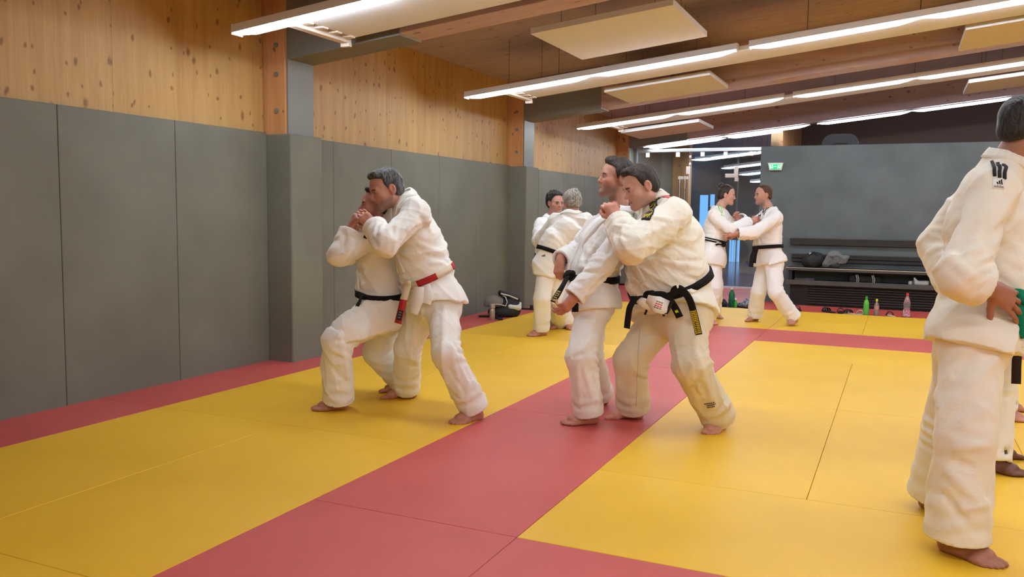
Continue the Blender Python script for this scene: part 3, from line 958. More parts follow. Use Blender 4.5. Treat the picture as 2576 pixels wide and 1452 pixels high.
def head_prims(c, R, s=1.0, jaw=1.0, fat=1.0, nose=1.0):
    """c: centre between the ears; local x right, y forward, z up"""
    def W(x, y, z): return c + R @ (A3(x, y, z)*s)
    def E(x, y, z, a, b, d, k=.02, op='add'): return Ell(W(x, y, z), A3(a, b, d)*s, R, k*s, op)
    def K(p, q, ra, rb, k=.015, op='add'): return Cone(W(*p), W(*q), ra*s, rb*s, k*s, op)
    f = fat
    P = [E(0, -.012, .042, .074, .094, .084, 0),
         E(0, .030, .036, .063, .062, .070, .02),
         E(0, .030, -.035, .056*f, .064, .072, .035),
         K((.048*f, -.004, -.050), (.014, .072, -.090), .020*jaw, .018*jaw, .03), K((-.048*f, -.004, -.050), (-.014, .072, -.090), .020*jaw, .018*jaw, .03),
         E(0, .076, -.092, .022*jaw, .018, .017, .02),
         E(.040*f, .058, -.018, .026, .026, .024, .025), E(-.040*f, .058, -.018, .026, .026, .024, .025),
         K((.036, .074, .024), (-.036, .074, .024), .014, .014, .02),
         E(.031, .101, .006, .017, .014, .011, .012, 'sub'), E(-.031, .101, .006, .017, .014, .011, .012, 'sub'),
         K((0, .084, .018), (0, .106*nose, -.020), .007, .0105, .012), E(0, .103*nose, -.024, .011, .011, .010, .008),
         E(.012, .093, -.027, .008, .010, .007, .006), E(-.012, .093, -.027, .008, .010, .007, .006),
         K((.017, .081, -.055), (-.017, .081, -.055), .0075, .0075, .008), E(0, .088, -.053, .012, .006, .005, .006),
         K((.015, .080, -.067), (-.015, .080, -.067), .0085, .0085, .008),
         K((.024, .095, -.0605), (-.024, .095, -.0605), .0035, .0035, .004, 'sub'),
         E(.031, .077, .006, .0135, .0135, .0125, .003), E(-.031, .077, .006, .0135, .0135, .0125, .003),
         K((.019, .087, .013), (.044, .079, .012), .0042, .0042, .004), K((-.019, .087, .013), (-.044, .079, .012), .0042, .0042, .004)]
    for sx in (1, -1):
        ER = R @ np.array([[math.cos(.35*sx), math.sin(.35*sx), 0], [-math.sin(.35*sx), math.cos(.35*sx), 0], [0, 0, 1]]).T
        P.append(Ell(W(.078*sx*(.5+.5*f), -.012, .0), A3(.009, .021, .033)*s, ER, .008*s))
        P.append(Ell(W(.089*sx*(.5+.5*f), -.008, .004), A3(.009, .012, .020)*s, ER, .004*s, 'sub'))
        P.append(E(.074*sx*(.5+.5*f), -.008, -.024, .008, .010, .010, .006))
    return P
def head_color(c, R, s, base, lips, brow, stubble=0.0, browc=(.03, .02, .015), eyes=True, fat=1.0):
    base, lips, browc = A3(base), A3(lips), A3(browc)
    def fn(V):
        q = ((V-c) @ R)/s
        C = np.repeat(base[None], len(V), 0)
        x, y, z = np.abs(q[:, 0]), q[:, 1], q[:, 2]
        inh = (y > .0) & (z > -.13) & (z < .15) & (x < .1) & (np.linalg.norm(q, axis=1) < .17)
        # flushed cheeks, nose and ears
        fl = np.exp(-((x-.045)**2+(z+.02)**2)/.0007)*inh*.35+np.exp(-(x**2+(z+.022)**2)/.0002)*inh*.35
        ear = np.exp(-((x-.08)**2/.0003+(y+.01)**2/.0006+z**2/.001))
        fl = fl+ear*.5
        C = C*(1-fl[:, None])+C*A3(1.08, .74, .68)*fl[:, None]
        if stubble:
            st = np.clip((-.035-z)*40, 0, 1)*np.clip((y+.01)*40, 0, 1)*inh*stubble
            st = st*(1-np.exp(-(x**2/.0006+(z+.061)**2/.00012)))
            C = C*(1-st[:, None])+A3(.10, .085, .08)*st[:, None]
        lp = np.exp(-((x/.021)**4+((z+.061)/.012)**4))*(y > .07)*inh
        C = C*(1-lp[:, None])+lips*lp[:, None]
        bz = .026+.10*(x-.03)*(x > .03)*-1
        br = np.clip(1.6-((x-.032)/.019)**4-((z-bz)/.0055)**2*1.2, 0, 1)*(y > .05)*inh*brow
        C = C*(1-br[:, None])+browc*br[:, None]
        skin_eye = A3(.36, .31, .28)
        if eyes:
            ey = (np.sqrt((x-.031)**2+((z-.005)*2.2)**2) < .0115)*(y > .070)*inh
            C[ey > 0] = skin_eye
            ir = (np.sqrt((x-.030)**2+(z-.005)**2) < .0062)*(y > .070)*inh
            C[(ir > 0) & (ey > 0)] = A3(.035, .025, .02)
            ld = np.clip(1.3-((x-.031)/.015)**4-((z-.0125)/.0024)**2, 0, 1)*(y > .06)*inh*.8
            C = C*(1-ld[:, None])+A3(.06, .03, .025)*ld[:, None]
        mo = np.exp(-((x/.022)**4+((z+.0605)/.0022)**2))*(y > .07)*inh*.8
        C = C*(1-mo[:, None])+A3(.10, .03, .03)*mo[:, None]
        return np.clip(C, 0, 1)
    return fn
def hair_prims(c, R, s, style='short', fat=1.0):
    def W(x, y, z): return c + R @ (A3(x, y, z)*s)
    def E(x, y, z, a, b, d, k=.02, op='add'): return Ell(W(x, y, z), A3(a, b, d)*s, R, k*s, op)
    f = .5+.5*fat
    th = {'short': .010, 'crop': .004, 'full': .020, 'bun': .009, 'thin': .007, 'quiff': .013}[style]
    P = [E(0, -.014, .044, .074*f+th, .094+th, .085+th, 0), E(0, -.050, -.012, .066*f+th*.8, .054+th*.8, .058, .02)]
    if style in ('quiff', 'short'):
        P.append(E(0, .046, .112, .048, .040, .022+th*.5, .02))
    if style == 'full':
        P += [E(.055, -.01, .02, .036, .06, .055, .02), E(-.055, -.01, .02, .036, .06, .055, .02), E(0, .03, .10, .068, .055, .040, .02), E(0, -.07, .0, .06, .035, .06, .02)]
    if style == 'bun':
        P += [E(0, -.085, .115, .038, .036, .034, .012)]
    # hairline: cut the face free (forward of a slanting plane), ears free, nape free
    n1 = R @ nrm([0, .80, -.60])
    P.append(Half(W(0, {'thin': .048, 'crop': .060, 'quiff': .072, 'bun': .066}.get(style, .066), .076), n1, .020*s))
    P.append(Half(W(0, .026 if style != 'full' else .045, .010), R @ nrm([0, 1.0, -.12]), .014*s, rad=.09*s))
    P.append(Half(W(0, -.05, -.055 if style not in ('crop', 'thin') else -.045), R @ nrm([0, .42, -.9]), .016*s))
    for sx in (1, -1):
        P.append(E(.086*sx*f, -.008, -.006, .030, .021, .036, .006, 'sub'))
    return P

def hand_prims(wr, d, n, side, s=1.0, curl=(.5, .5, .5, .5), thumb=.5, spread=.05, bend=None):
    """wr wrist, d pointing along the hand, n palm normal (the side the palm faces); side +1: thumb on d x n side"""
    d = nrm(d); n = A3(n); n = nrm(n-d*(n@d)); x = np.cross(d, n)*side      # x: thumb side
    P = []
    def W(a, b, c): return wr + (x*a + d*b + n*c)*s
    P.append(Cone(W(.012, .02, 0), W(.014, .080, 0), .022*s, .021*s, .0, side=x, kx=1.25))
    P.append(Cone(W(-.012, .02, 0), W(-.018, .072, 0), .020*s, .019*s, .012*s, side=x, kx=1.2))
    P.append(Cone(W(0, -.03, 0), W(0, .03, 0), .024*s, .023*s, .015*s, side=x, kx=1.2))
    P.append(Ell(W(.026, .035, .012), A3(.017, .030, .016)*s, np.stack([x, d, n], 1), .012*s))
    base = [(.030, .088), (.010, .094), (-.011, .090), (-.030, .080)]
    lens = [(.042, .026, .022), (.046, .030, .024), (.043, .028, .023), (.034, .021, .020)]
    for i in range(4):
        c = curl[i]; p = W(base[i][0], base[i][1]-.012, 0)
        ang = 0.0
        lat = x*(spread*(1.5-i))
        r = (.0102, .0105, .0100, .0088)[i]*s
        for j in range(3):
            ang += (c*1.45, c*1.75, c*1.1)[j]
            v = nrm(d*math.cos(ang)+n*math.sin(ang)+lat*math.cos(ang))
            q = p+v*lens[i][j]*s*(1.15 if j == 0 else 1)
            P.append(Cone(p, q, r*(1.02-.08*j), r*(.95-.08*j), .005*s if j else .007*s)); p = q
    p = W(.028, .022, .010)
    a0 = .95-.35*thumb
    v1 = nrm(x*math.sin(a0)+d*math.cos(a0)+n*(.35+.4*thumb)); q = p+v1*.042*s
    P.append(Cone(p, q, .014*s, .012*s, .010*s))
    v2 = nrm(x*math.sin(a0-.75*thumb-.15)+d*math.cos(a0-.75*thumb-.15)+n*(.35+.8*thumb)); q2 = q+v2*.030*s
    P.append(Cone(q, q2, .0118*s, .0108*s, .005*s))
    v3 = nrm(v2-x*(.75*thumb)+n*.1); P.append(Cone(q2, q2+v3*.022*s, .0108*s, .0085*s, .004*s))
    return P

def foot_prims(ank, toe, s=1.0, side=1, heel=None, up=None):
    """ank ankle joint, toe: ground point under the big-toe line; side +1 right foot"""
    d = toe-ank; g = A3(d[0], d[1], 0); d = nrm(g)
    u = HZ_ if up is None else up
    if up is not None:
        d = nrm(toe-ank - u*((toe-ank)@u))
    x = np.cross(d, u)*side            # outside... x points to the right of d
    # x toward the little toe
    def W(a, b, c): return ank + (x*a + d*b + u*c)*s
    z0 = -.075
    P = [Cone(W(0, -.004, .07), W(0, .002, -.01), .040*s, .036*s, 0),
         Ell(W(0, -.030, -.042), A3(.031, .036, .034)*s, np.stack([x, d, u], 1), .02*s),
         Cone(W(0, .0, -.018), W(-.012, .105, -.047), .036*s, .027*s, .03*s, side=x, kx=1.05),
         Cone(W(.010, -.03, -.050), W(.020, .090, -.057), .026*s, .019*s, .02*s, side=x, kx=1.15),
         Cone(W(-.020, .105, -.054), W(.030, .090, -.058), .021*s, .017*s, .02*s),
         Cone(W(.026, -.004, -.012), W(-.026, .0, -.004), .014*s, .014*s, .012*s)]
    toes = [(-.026, .122, .014, .040), (-.004, .128, .0098, .036), (.013, .122, .0092, .032), (.027, .112, .0088, .029), (.039, .098, .0088, .025)]
    for a, b, r, l in toes:
        P.append(Cone(W(a, b-.02, -.056), W(a+.001, b+l*.55, z0+r*.95+.004), r*1.05*s, r*.98*s, .006*s))
        P.append(Cone(W(a+.001, b+l*.55, z0+r*.95+.004), W(a, b+l, z0+r*.95), r*.98*s, r*.92*s, .004*s))
    P.append(Half(W(0, 0, z0), -u, .004*s, rad=.4*s))
    return P

# ------------------------------------------------------------------ a person in a judo suit
def mid(a, b, t=.5): return A3(a)*(1-t)+A3(b)*t
def join_parts(name, parts, m, parent):
    V, F, C, n = [], [], [], 0
    for v, f, c in parts:
        V.append(v); F.append(f+n); C.append(c); n += len(v)
    o = mesh_np(name, np.concatenate(V), np.concatenate(F), m, parent, smooth=True)
    set_col(o, np.concatenate(C))
    return o

def person(label, J, fwd, head_fwd, head_up=(0, 0, 1), skin=(.55, .30, .21), hair='short', hairm='hair_black', hs=1.0, fat=1.0,
           jac='gi', tro='gi_cool', belt='belt_black', belly=(.20, .135), chest=(.205, .125), hipw=(.19, .125), lod=1.0,
           sleeve=(.085, .082, .078), leg=(.108, .10, .098), belt_n=None, beltw=.042, seed=1, amp=.007, hem=.05, cuff=(-.035, -.035), skirt=.27,
           hands=None, extra_folds=(), extra_tro=(), stubble=.0, brow=.9, nose=1.0, shoulder=.068, feet_s=1.0, hand_s=1.0, cat='person', brow_c=(.03, .02, .015), foot_up=None, lap=True, bulge=None, flare=0.0, skirt_tilt=A3(0, 0, 0), blouse=.012, pc=(), pt=(), belt_arc=None):
    K = {k: (at(*v) if not isinstance(v, np.ndarray) else v) for k, v in J.items()}
    fwd = nrm(fwd); hf = nrm(head_fwd)
    base = mid(K['an_l'], K['an_r']); base[2] = 0
    root = empty('person', tuple(base), label, cat)
    spine = nrm(K['neck']-K['waist'])
    up2 = nrm(K['waist']-K['pelvis'])
    sdc = nrm(K['sh_r']-K['sh_l'])                 # towards the right shoulder
    sdp = nrm(np.cross(fwd, HZ_))                  # right side of the pelvis
    upper = mid(K['sh_l'], K['sh_r'])
    chestp = mid(K['waist'], upper, .62) if 'chest' not in K else K['chest']
    # ---------------- jacket
    neck = K['neck']
    hd = K['head']
    Rh = frame(hf, head_up)
    nk_dir = nrm((hd - Rh[:, 2]*.08 - Rh[:, 1]*.03) - neck)
    nk_dir = nrm(nk_dir*.55+spine*.75+HZ_*.45)
    T = [Cone(K['waist'], chestp, belly[1], chest[1], 0, side=sdp, kx=belly[0]/belly[1]),
         Cone(chestp, mid(chestp, upper, .75), chest[1], chest[1]*.82, .06, side=sdc, kx=chest[0]/chest[1]),
         Cone(K['sh_l'], K['sh_r'], shoulder, shoulder, .06),
         Cone(neck-nk_dir*.02, K['sh_l'], .058, shoulder*.95, .05), Cone(neck-nk_dir*.02, K['sh_r'], .058, shoulder*.95, .05),
         Cone(upper, neck, .085, .066, .05)]
    if bulge is not None:
        for (c, r, k) in bulge: T.append(Ell(at(*c), A3(r, r, r) if np.isscalar(r) else r, None, k))
    pel = K['pelvis']
    dn = nrm(pel-K['waist'])
    sk_end = K['waist']+dn*skirt
    ad = .020
    T2 = [Cone(K['waist'], pel, belly[1]*.95, hipw[1]*.92+ad, 0, side=sdp, kx=belly[0]/belly[1])]
    T2 += [Cone(K['hip_l'], K['hip_r'], hipw[1]*.92+ad, hipw[1]*.92+ad, .05), Cone(pel, K['waist']+dn*.02, hipw[1]*.92+ad, hipw[1]*.9, .04, side=sdp, kx=hipw[0]/hipw[1])]
    for sd in 'lr':
        h_, k_ = K['hip_'+sd], K['kn_'+sd]
        T2.append(Cone(h_, mid(h_, k_, .75), leg[0]+ad, leg[0]+ad+flare, .09))
    T2.append(Half(sk_end, nrm(dn+skirt_tilt), .004))
    T = [Cone(K['waist']+spine*.045, K['waist']+spine*.12, belly[1]+blouse, belly[1]+blouse*.6, .03, side=sdp, kx=belly[0]/belly[1])]+T
    torso = T2+T
    torso.append(Cone(neck+nk_dir*.012, neck+nk_dir*.12, .058, .064, .004, 'sub'))
    torso.append(Half(neck+nk_dir*.030, nk_dir, .004, rad=.12))
    sl = []
    folds = list(extra_folds)
    for sd, cf in (('l', cuff[0]), ('r', cuff[1])):
        s_, e_, w_ = K['sh_'+sd], K['el_'+sd], K['wr_'+sd]
        fd = nrm(w_-e_); ce = w_+fd*cf
        sl += [Cone(s_, e_, sleeve[0]-.01, sleeve[1]-.008, .04), Cone(e_, ce, sleeve[1]-.008, sleeve[2], .02, fb=True)]
        sl.append(Cone(ce-fd*.05, ce+fd*.03, sleeve[2]-.026, sleeve[2]-.020, .003, 'sub'))
        folds.append(('calm', ce, fd, .045, sleeve[2]*1.5))
        bend = nrm(nrm(s_-e_)+nrm(w_-e_))
        folds.append(('ring', e_+bend*sleeve[1]*.8, nrm(nrm(w_-e_)-nrm(s_-e_)), .042, .010*lod_amp(lod), .085))
        folds.append(('ring', mid(e_, ce, .75), fd, .06, .004*lod_amp(lod), .09))
        folds.append(('ring', mid(s_, chestp, .35), nrm(e_-s_+.4*spine), .06, .006*lod_amp(lod), .10))
    folds.append(('ring', K['waist']+spine*.07-fwd*.06, nrm(spine+.35*sdp), .055, .008*lod_amp(lod), .16))
    folds.append(('ring', K['waist']+spine*.09+fwd*.10, nrm(spine-.5*sdp), .075, .006*lod_amp(lod), .16))
    jp = torso+sl
    tw_ = depth(K['waist'])
    def first_hit(prims, x, y):
        d = at(x, y, 1.0)-CAMP; t = np.linspace(tw_-.9, tw_+.6, 400)
        k = np.where(field(prims, CAMP+t[:, None]*d) < 0)[0]
        return CAMP+t[k[0]]*d if len(k) else None
    def px_creases(prims, L_):
        out = []
        for x0, y0, x1, y1, wd, am in L_:
            h = [first_hit(prims, x0+(x1-x0)*q, y0+(y1-y0)*q) for q in np.linspace(0, 1, 5)]
            h = [q for q in h if q is not None]
            for a_, b_ in zip(h[:-1], h[1:]): out.append(('seg', a_, b_, wd, am))
        return out
    folds += px_creases(jp, pc)
    vj = .0095*lod
    jacket = sdf_obj('jacket', jp, vj, M[jac], root, folds, seed, amp)
    kw = dict(folds=folds, seed=seed, amp=amp)
    # ---------------- belt
    bn = nrm(belt_n) if belt_n is not None else nrm(up2+spine)
    sx = nrm(sdp-bn*(sdp@bn)); fy = nrm(np.cross(bn, sx)); fy = fy if fy@fwd > 0 else -fy
    ring = []
    for a in np.linspace(0, 2*math.pi, 49):
        dr = fy*math.cos(a)+sx*math.sin(a)
        rr = np.linspace(.05, .5, 150)
        d = field(T2+T, K['waist']+rr[:, None]*dr)
        ins = np.where(d < 0)[0]
        ring.append(K['waist']+dr*rr[ins[-1] if len(ins) else 0])
    ring = np.array(ring)
    # gentle convex smoothing keeps the belt taut
    bo = Band(ring, beltw, None, n=97, m=2, side=bn) if belt else None
    if belt:
        G = ring; P_ = resample(G, 97)
        cen = K['waist']
        nn = P_-cen; nn -= np.outer(nn@bn, bn); nn /= np.linalg.norm(nn, axis=1, keepdims=True)
        bo.G = P_[:, None, :]+bn[None, None, :]*(np.linspace(-.5, .5, 3)[None, :, None]*beltw)+nn[:, None, :]*.010
        bo.N = np.repeat(nn[:, None, :], 3, 1)
        if belt_arc:
            u = np.linspace(belt_arc[0], belt_arc[1], 50) % 1.0
            ix = np.round(u*96).astype(int)
            bo.G, bo.N, bo.n = bo.G[ix], bo.N[ix], 50
        bobj = bo.build('belt', M[belt], root, th=.004, inner=.016)
    else: bobj = None
    # ---------------- lapel round the neck and down the chest
    lapel = None
    if lap:
        nf = nrm(fwd - nk_dir*(fwd@nk_dir)); ns = nrm(np.cross(nf, nk_dir))
        cf_ = nrm(np.cross(HZ_*0+spine, sdc)); cf_ = cf_ if cf_@fwd > 0 else -cf_
        b0 = K['waist']+fwd*belly[1]*1.05-sdp*.03+spine*.02
        b1 = K['waist']+fwd*belly[1]*1.05+sdp*.06+spine*.02
        cm = chestp+cf_*chest[1]*1.05
        path = [b0, mid(b0, cm, .55)+sdc*.01, cm+sdc*.045+spine*.02, neck+ns*.060+nf*.050-nk_dir*.03, neck+ns*.072-nf*.010+nk_dir*.004, neck+ns*.045-nf*.062+nk_dir*.016, neck-nf*.074+nk_dir*.018,
                neck-ns*.045-nf*.062+nk_dir*.016, neck-ns*.072-nf*.010+nk_dir*.004, neck-ns*.060+nf*.050-nk_dir*.03, cm-sdc*.045+spine*.02, mid(b1, cm, .5)-sdc*.005, b1]
        lapel = Band(path, [.052, .052, .05, .046, .046, .046, .05, .052, .052], T[:], n=88, m=3, iters=5)
        lp_ = lapel.build('lapel', M[jac], jacket, th=.008, inner=.006)
        if lod < 1:
            for vv in (.2, .4, .6, .8):
                us = np.linspace(.0, 1, 70)
                V2 = np.array([(u, vv+q) for u in us for q in (-.018, .018)])
                lapel.decal('stitching', V2, [(2*i, 2*i+2, 2*i+3, 2*i+1) for i in range(69)], M['gi_stitch'], lp_, lift=.0086)
    # ---------------- trousers
    Q = [Cone(K['hip_l'], K['hip_r'], hipw[1]*.92, hipw[1]*.92, 0), Cone(pel, K['waist']+dn*.02, hipw[1]*.92, hipw[1]*.9, .04, side=sdp, kx=hipw[0]/hipw[1]*.96)]
    tf = list(extra_tro)
    hollow = []
    for sd in ('l', 'r'):
        h_, k_, a_ = K['hip_'+sd], K['kn_'+sd], K['an_'+sd]
        sd_ = nrm(a_-k_); he = a_+sd_*(hem-.035)
        Q += [Cone(h_, k_, leg[0], leg[1]-.012, .035), Cone(k_, he, leg[1]-.012, leg[2]+.004, .03, fb=True)]
        hollow.append(Cone(he-sd_*.05, he+sd_*.03, leg[2]-.022, leg[2]-.018, .003, 'sub'))
        tf.append(('calm', he, sd_, .06, leg[2]*1.6))
        td = nrm(k_-h_)
        bk = nrm(nrm(h_-k_)+nrm(a_-k_)+1e-4*fwd)
        tf.append(('ring', k_+bk*leg[1]*.8, nrm(nrm(a_-k_)-nrm(h_-k_)), .05, .010*lod_amp(lod), .10))
        tf.append(('ring', mid(k_, he, .8), nrm(sd_+.3*sdp), .075, .007*lod_amp(lod), .12))
        tf.append(('crease', h_+fwd*leg[0], mid(k_, he, .6)+fwd*leg[1]*.9, .022, .008*lod_amp(lod)))
        tf.append(('crease', h_-sdp*leg[0]*.8, k_+fwd*leg[1]*.7, .02, .006*lod_amp(lod)))
        tf.append(('crease', h_+sdp*leg[0]*.8, k_+fwd*leg[1]*.3-sdp*.03, .02, .006*lod_amp(lod)))
        tf.append(('ring', h_, nrm(td+.6*sdp), .07, .006*lod_amp(lod), .12))
    tf += px_creases(Q, pt)
    trous = sdf_obj('trousers', Q+hollow, .0095*lod, M[tro], root, tf, seed+50, amp*.9, aniso=A3(1, 1, .4))
    # ---------------- body: one skin mesh
    skin = A3(skin)
    parts = []
    Hp = head_prims(hd, Rh, hs, fat=fat, nose=nose)
    nb = hd-Rh[:, 2]*.055*hs-Rh[:, 1]*.018*hs
    nr = .052*(.4+.6*fat)
    Hp += [Cone(nb, mid(nb, neck-nk_dir*.03-hf*.0, .55), nr, nr, .03*hs), Cone(mid(nb, neck-nk_dir*.03, .55), neck-nk_dir*.07, nr, nr*.9, .03*hs)]
    V, F = polygonise(Hp, .0042*lod if lod <= 1 else .0052)
    cf = head_color(hd, Rh, hs, skin, skin*A3(1.02, .68, .68), brow, stubble, brow_c, fat=fat)
    parts.append((V, F, cf(V)))
    hv = .0036*max(lod, 1)
    def flat(col): return lambda V: np.repeat(A3(col)[None], len(V), 0)
    hands = hands or {}
    for sd, side in (('l', 1), ('r', -1)):
        h = hands.get(sd, {})
        w_, e_ = K['wr_'+sd], K['el_'+sd]
        fd = nrm(w_-e_)
        d = nrm(h['d']) if 'd' in h else fd
        n = h.get('n', nrm(np.cross(d, HZ_)*side))
        Hd = [Cone(mid(e_, w_, .45), w_, .037, .028, .0)]+hand_prims(w_, d, n, h.get('side', side), hand_s, h.get('curl', (.35, .4, .45, .5)), h.get('thumb', .4), h.get('spread', .05))
        V, F = polygonise(Hd, hv)
        C = np.repeat((skin*A3(1.05, .92, .90))[None], len(V), 0)
        parts.append((V, F, C))
    for sd, side in (('l', -1), ('r', 1)):
        a_ = K['an_'+sd]; t_ = K['toe_'+sd]
        fu = (foot_up or {}).get(sd)
        Fp = foot_prims(a_, t_, feet_s, side, up=fu)
        Fp = [Cone(mid(K['kn_'+sd], a_, .55), a_, .048, .037, 0)]+Fp
        Fp[1].k = .02
        V, F = polygonise(Fp, .0048*max(lod, 1))
        C = np.repeat((skin*A3(1.04, .90, .86))[None], len(V), 0)
        parts.append((V, F, C))
    B = [Cone(pel, K['waist'], hipw[1]*.72, belly[1]*.72, 0, side=sdp, kx=1.3), Cone(K['waist'], chestp, belly[1]*.72, chest[1]*.7, .05, side=sdp, kx=1.3), Cone(chestp, upper, chest[1]*.7, chest[1]*.55, .05, side=sdc, kx=1.4),
         Cone(upper, neck, .06, .05, .04)]
    for sd in 'lr':
        B += [Cone(K['sh_'+sd], K['el_'+sd], .052, .042, .03), Cone(K['el_'+sd], mid(K['el_'+sd], K['wr_'+sd], .6), .040, .033, .02)]
        B += [Cone(K['hip_'+sd], K['kn_'+sd], .08, .058, .04), Cone(K['kn_'+sd], mid(K['kn_'+sd], K['an_'+sd], .62), .055, .046, .02)]
    V, F = polygonise(B, .018)
    parts.append((V, F, np.repeat(skin[None], len(V), 0)))
    body = join_parts('body', parts, M['skin'], root)
    # ---------------- hair
    if hair:
        hp = hair_prims(hd, Rh, hs, hair, fat)
        ha = {'full': .008, 'quiff': .0035, 'short': .0022, 'bun': .0022, 'thin': .0012, 'crop': .0}[hair]
        V, F = polygonise(hp, .0042*max(lod, .9), (), seed+9, ha)
        g = grad(hp, V, e=.004)
        V = V+g*np.minimum(hair_relief(V, {'full': .0022, 'crop': .0004, 'thin': .0006}.get(hair, .0014), Rh), .006)[:, None]
        mesh_np('hair', V, F, M[hairm], root, smooth=True)
    info = dict(K=K, root=root, jacket=jacket, trousers=trous, jp=jp, torso=T2+T, T=T, kw=kw, tp=Q, tkw=dict(folds=tf, seed=seed+50, amp=amp*.9, aniso=A3(1, 1, .4)), belt=bobj, band=bo, fwd=fwd, sdp=sdp, spine=spine, bn=bn, fy=fy, sx=sx, Rh=Rh, ring=ring, dn=dn)
    for a, b, nm in (('sh_l', 'el_l', 'ua'), ('el_l', 'wr_l', 'fa'), ('sh_r', 'el_r', 'ua'), ('el_r', 'wr_r', 'fa'), ('hip_l', 'kn_l', 'th'), ('kn_l', 'an_l', 'sh'), ('hip_r', 'kn_r', 'th'), ('kn_r', 'an_r', 'sh'), ('sh_l', 'sh_r', 'shw'), ('hip_l', 'hip_r', 'hipw'), ('waist', 'neck', 'torso'), ('waist', 'pelvis', 'wp')):
        if VERB: print(label[:22], nm, a, round(float(np.linalg.norm(K[a]-K[b])), 3))
    if VERB: print(label[:22], 'ankle z', [round(float(K['an_'+q][2]), 3) for q in 'lr'], 'toe z', [round(float(K['toe_'+q][2]), 3) for q in 'lr'], 'head', np.round(K['head'], 2))
    return info
VERB = False
def lod_amp(l): return 1.0 if l <= 1.2 else .8

def free_band(name, path, width, side, m, parent, th=.003, n=24):
    b = Band(path, width, None, n=n, m=2, side=side)
    b.build(name, m, parent, th=th, inner=th)
    return b
def knot(I, m, parent, c=None, s=1.0):
    """flat belt knot in front"""
    c = I['K']['waist']+I['fy']*0 if c is None else c
    d, u, x = I['fy'], I['bn'], I['sx']
    R = np.stack([x, d, u], 1)
    V, F = polygonise([Ell(c, A3(.034, .018, .026)*s, R, 0), Cone(c-x*.03*s+u*.012*s, c+x*.03*s-u*.012*s, .016*s, .016*s, .01)], .006)
    return mesh_np('belt_knot', V, F, m, parent, smooth=True)
def ground(px, py, z=0.0):
    d = ((px-IW/2)*RX_ - (py-IH/2)*UP_)/FPX + FW_
    return CAMP + d*(z-CAMH)/d[2]
def depth(p): return float((p-CAMP)@FW_)
def ankle(px, py_floor, h=.075):
    """ankle joint above a floor point"""
    p = ground(px, py_floor); p[2] = h; return p

# ================================================================== the pairs on the mat
LEFT = -HR_; NEAR = -HF_
# ---- left pair: man with red and white belt behind his partner
PA = person('person in white judo suit with red and white belt, leaning over a partner',
    dict(head=(972, 480, 5.38), neck=(1018, 500, 5.46), sh_l=(1050, 536, 5.27), sh_r=(1008, 530, 5.62), el_l=(968, 614, 5.08), el_r=(940, 600, 5.72), wr_l=(940, 566, 5.22), wr_r=(930, 562, 5.55),
         chest=(1050, 600, 5.46), waist=(1074, 694, 5.48), pelvis=(1098, 748, 5.50), hip_l=(1112, 768, 5.43), hip_r=(1072, 768, 5.58),
         kn_l=(1124, 890, 5.18), kn_r=(1024, 880, 5.66), an_l=ankle(1192, 1056), toe_l=ground(1132, 1070), an_r=ankle(1024, 1001), toe_r=ground(945, 1003)),
    fwd=dirv(-.86, -.5, 0), head_fwd=dirv(-.80, -.46, -.30), head_up=dirv(-.22, 0, 1), skin=(.50, .25, .175), hair='quiff', hairm='hair_salt', hs=1.04, stubble=.5, lod=.75,
    belly=(.180, .160), chest=(.20, .140), hipw=(.180, .145), belt='belt_white', belt_n=dirv(-.44, -.12, 1), tro='gi', seed=11, sleeve=(.092, .088, .080), leg=(.108, .100, .090), skirt=.20, skirt_tilt=dirv(-.86, -.5, 0)*.45,
    hands=dict(l=dict(d=dirv(-.75, .1, .6), n=dirv(-.1, .9, -.1), curl=(.55, .6, .65, .7)), r=dict(d=dirv(-.6, -.3, .6), curl=(.6, .6, .6, .6))), cuff=(-.02, -.02), feet_s=1.06,
    pc=[(1044, 566, 1004, 626, .014, -.014), (1046, 560, 1020, 580, .02, .008), (1050, 612, 1120, 642, .014, .009), (1058, 636, 1122, 656, .013, -.009), (1080, 662, 1120, 662, .012, .008), (1056, 545, 1075, 590, .018, -.008), (1070, 540, 1090, 590, .018, .006), (950, 590, 1000, 560, .02, .007), (936, 600, 950, 620, .012, -.008)],
    pt=[(1118, 770, 1112, 900, .018, .009), (1140, 860, 1156, 890, .014, -.010), (1140, 900, 1160, 1000, .018, .009), (1130, 930, 1170, 990, .015, -.009), (1060, 800, 1030, 880, .02, .008)])
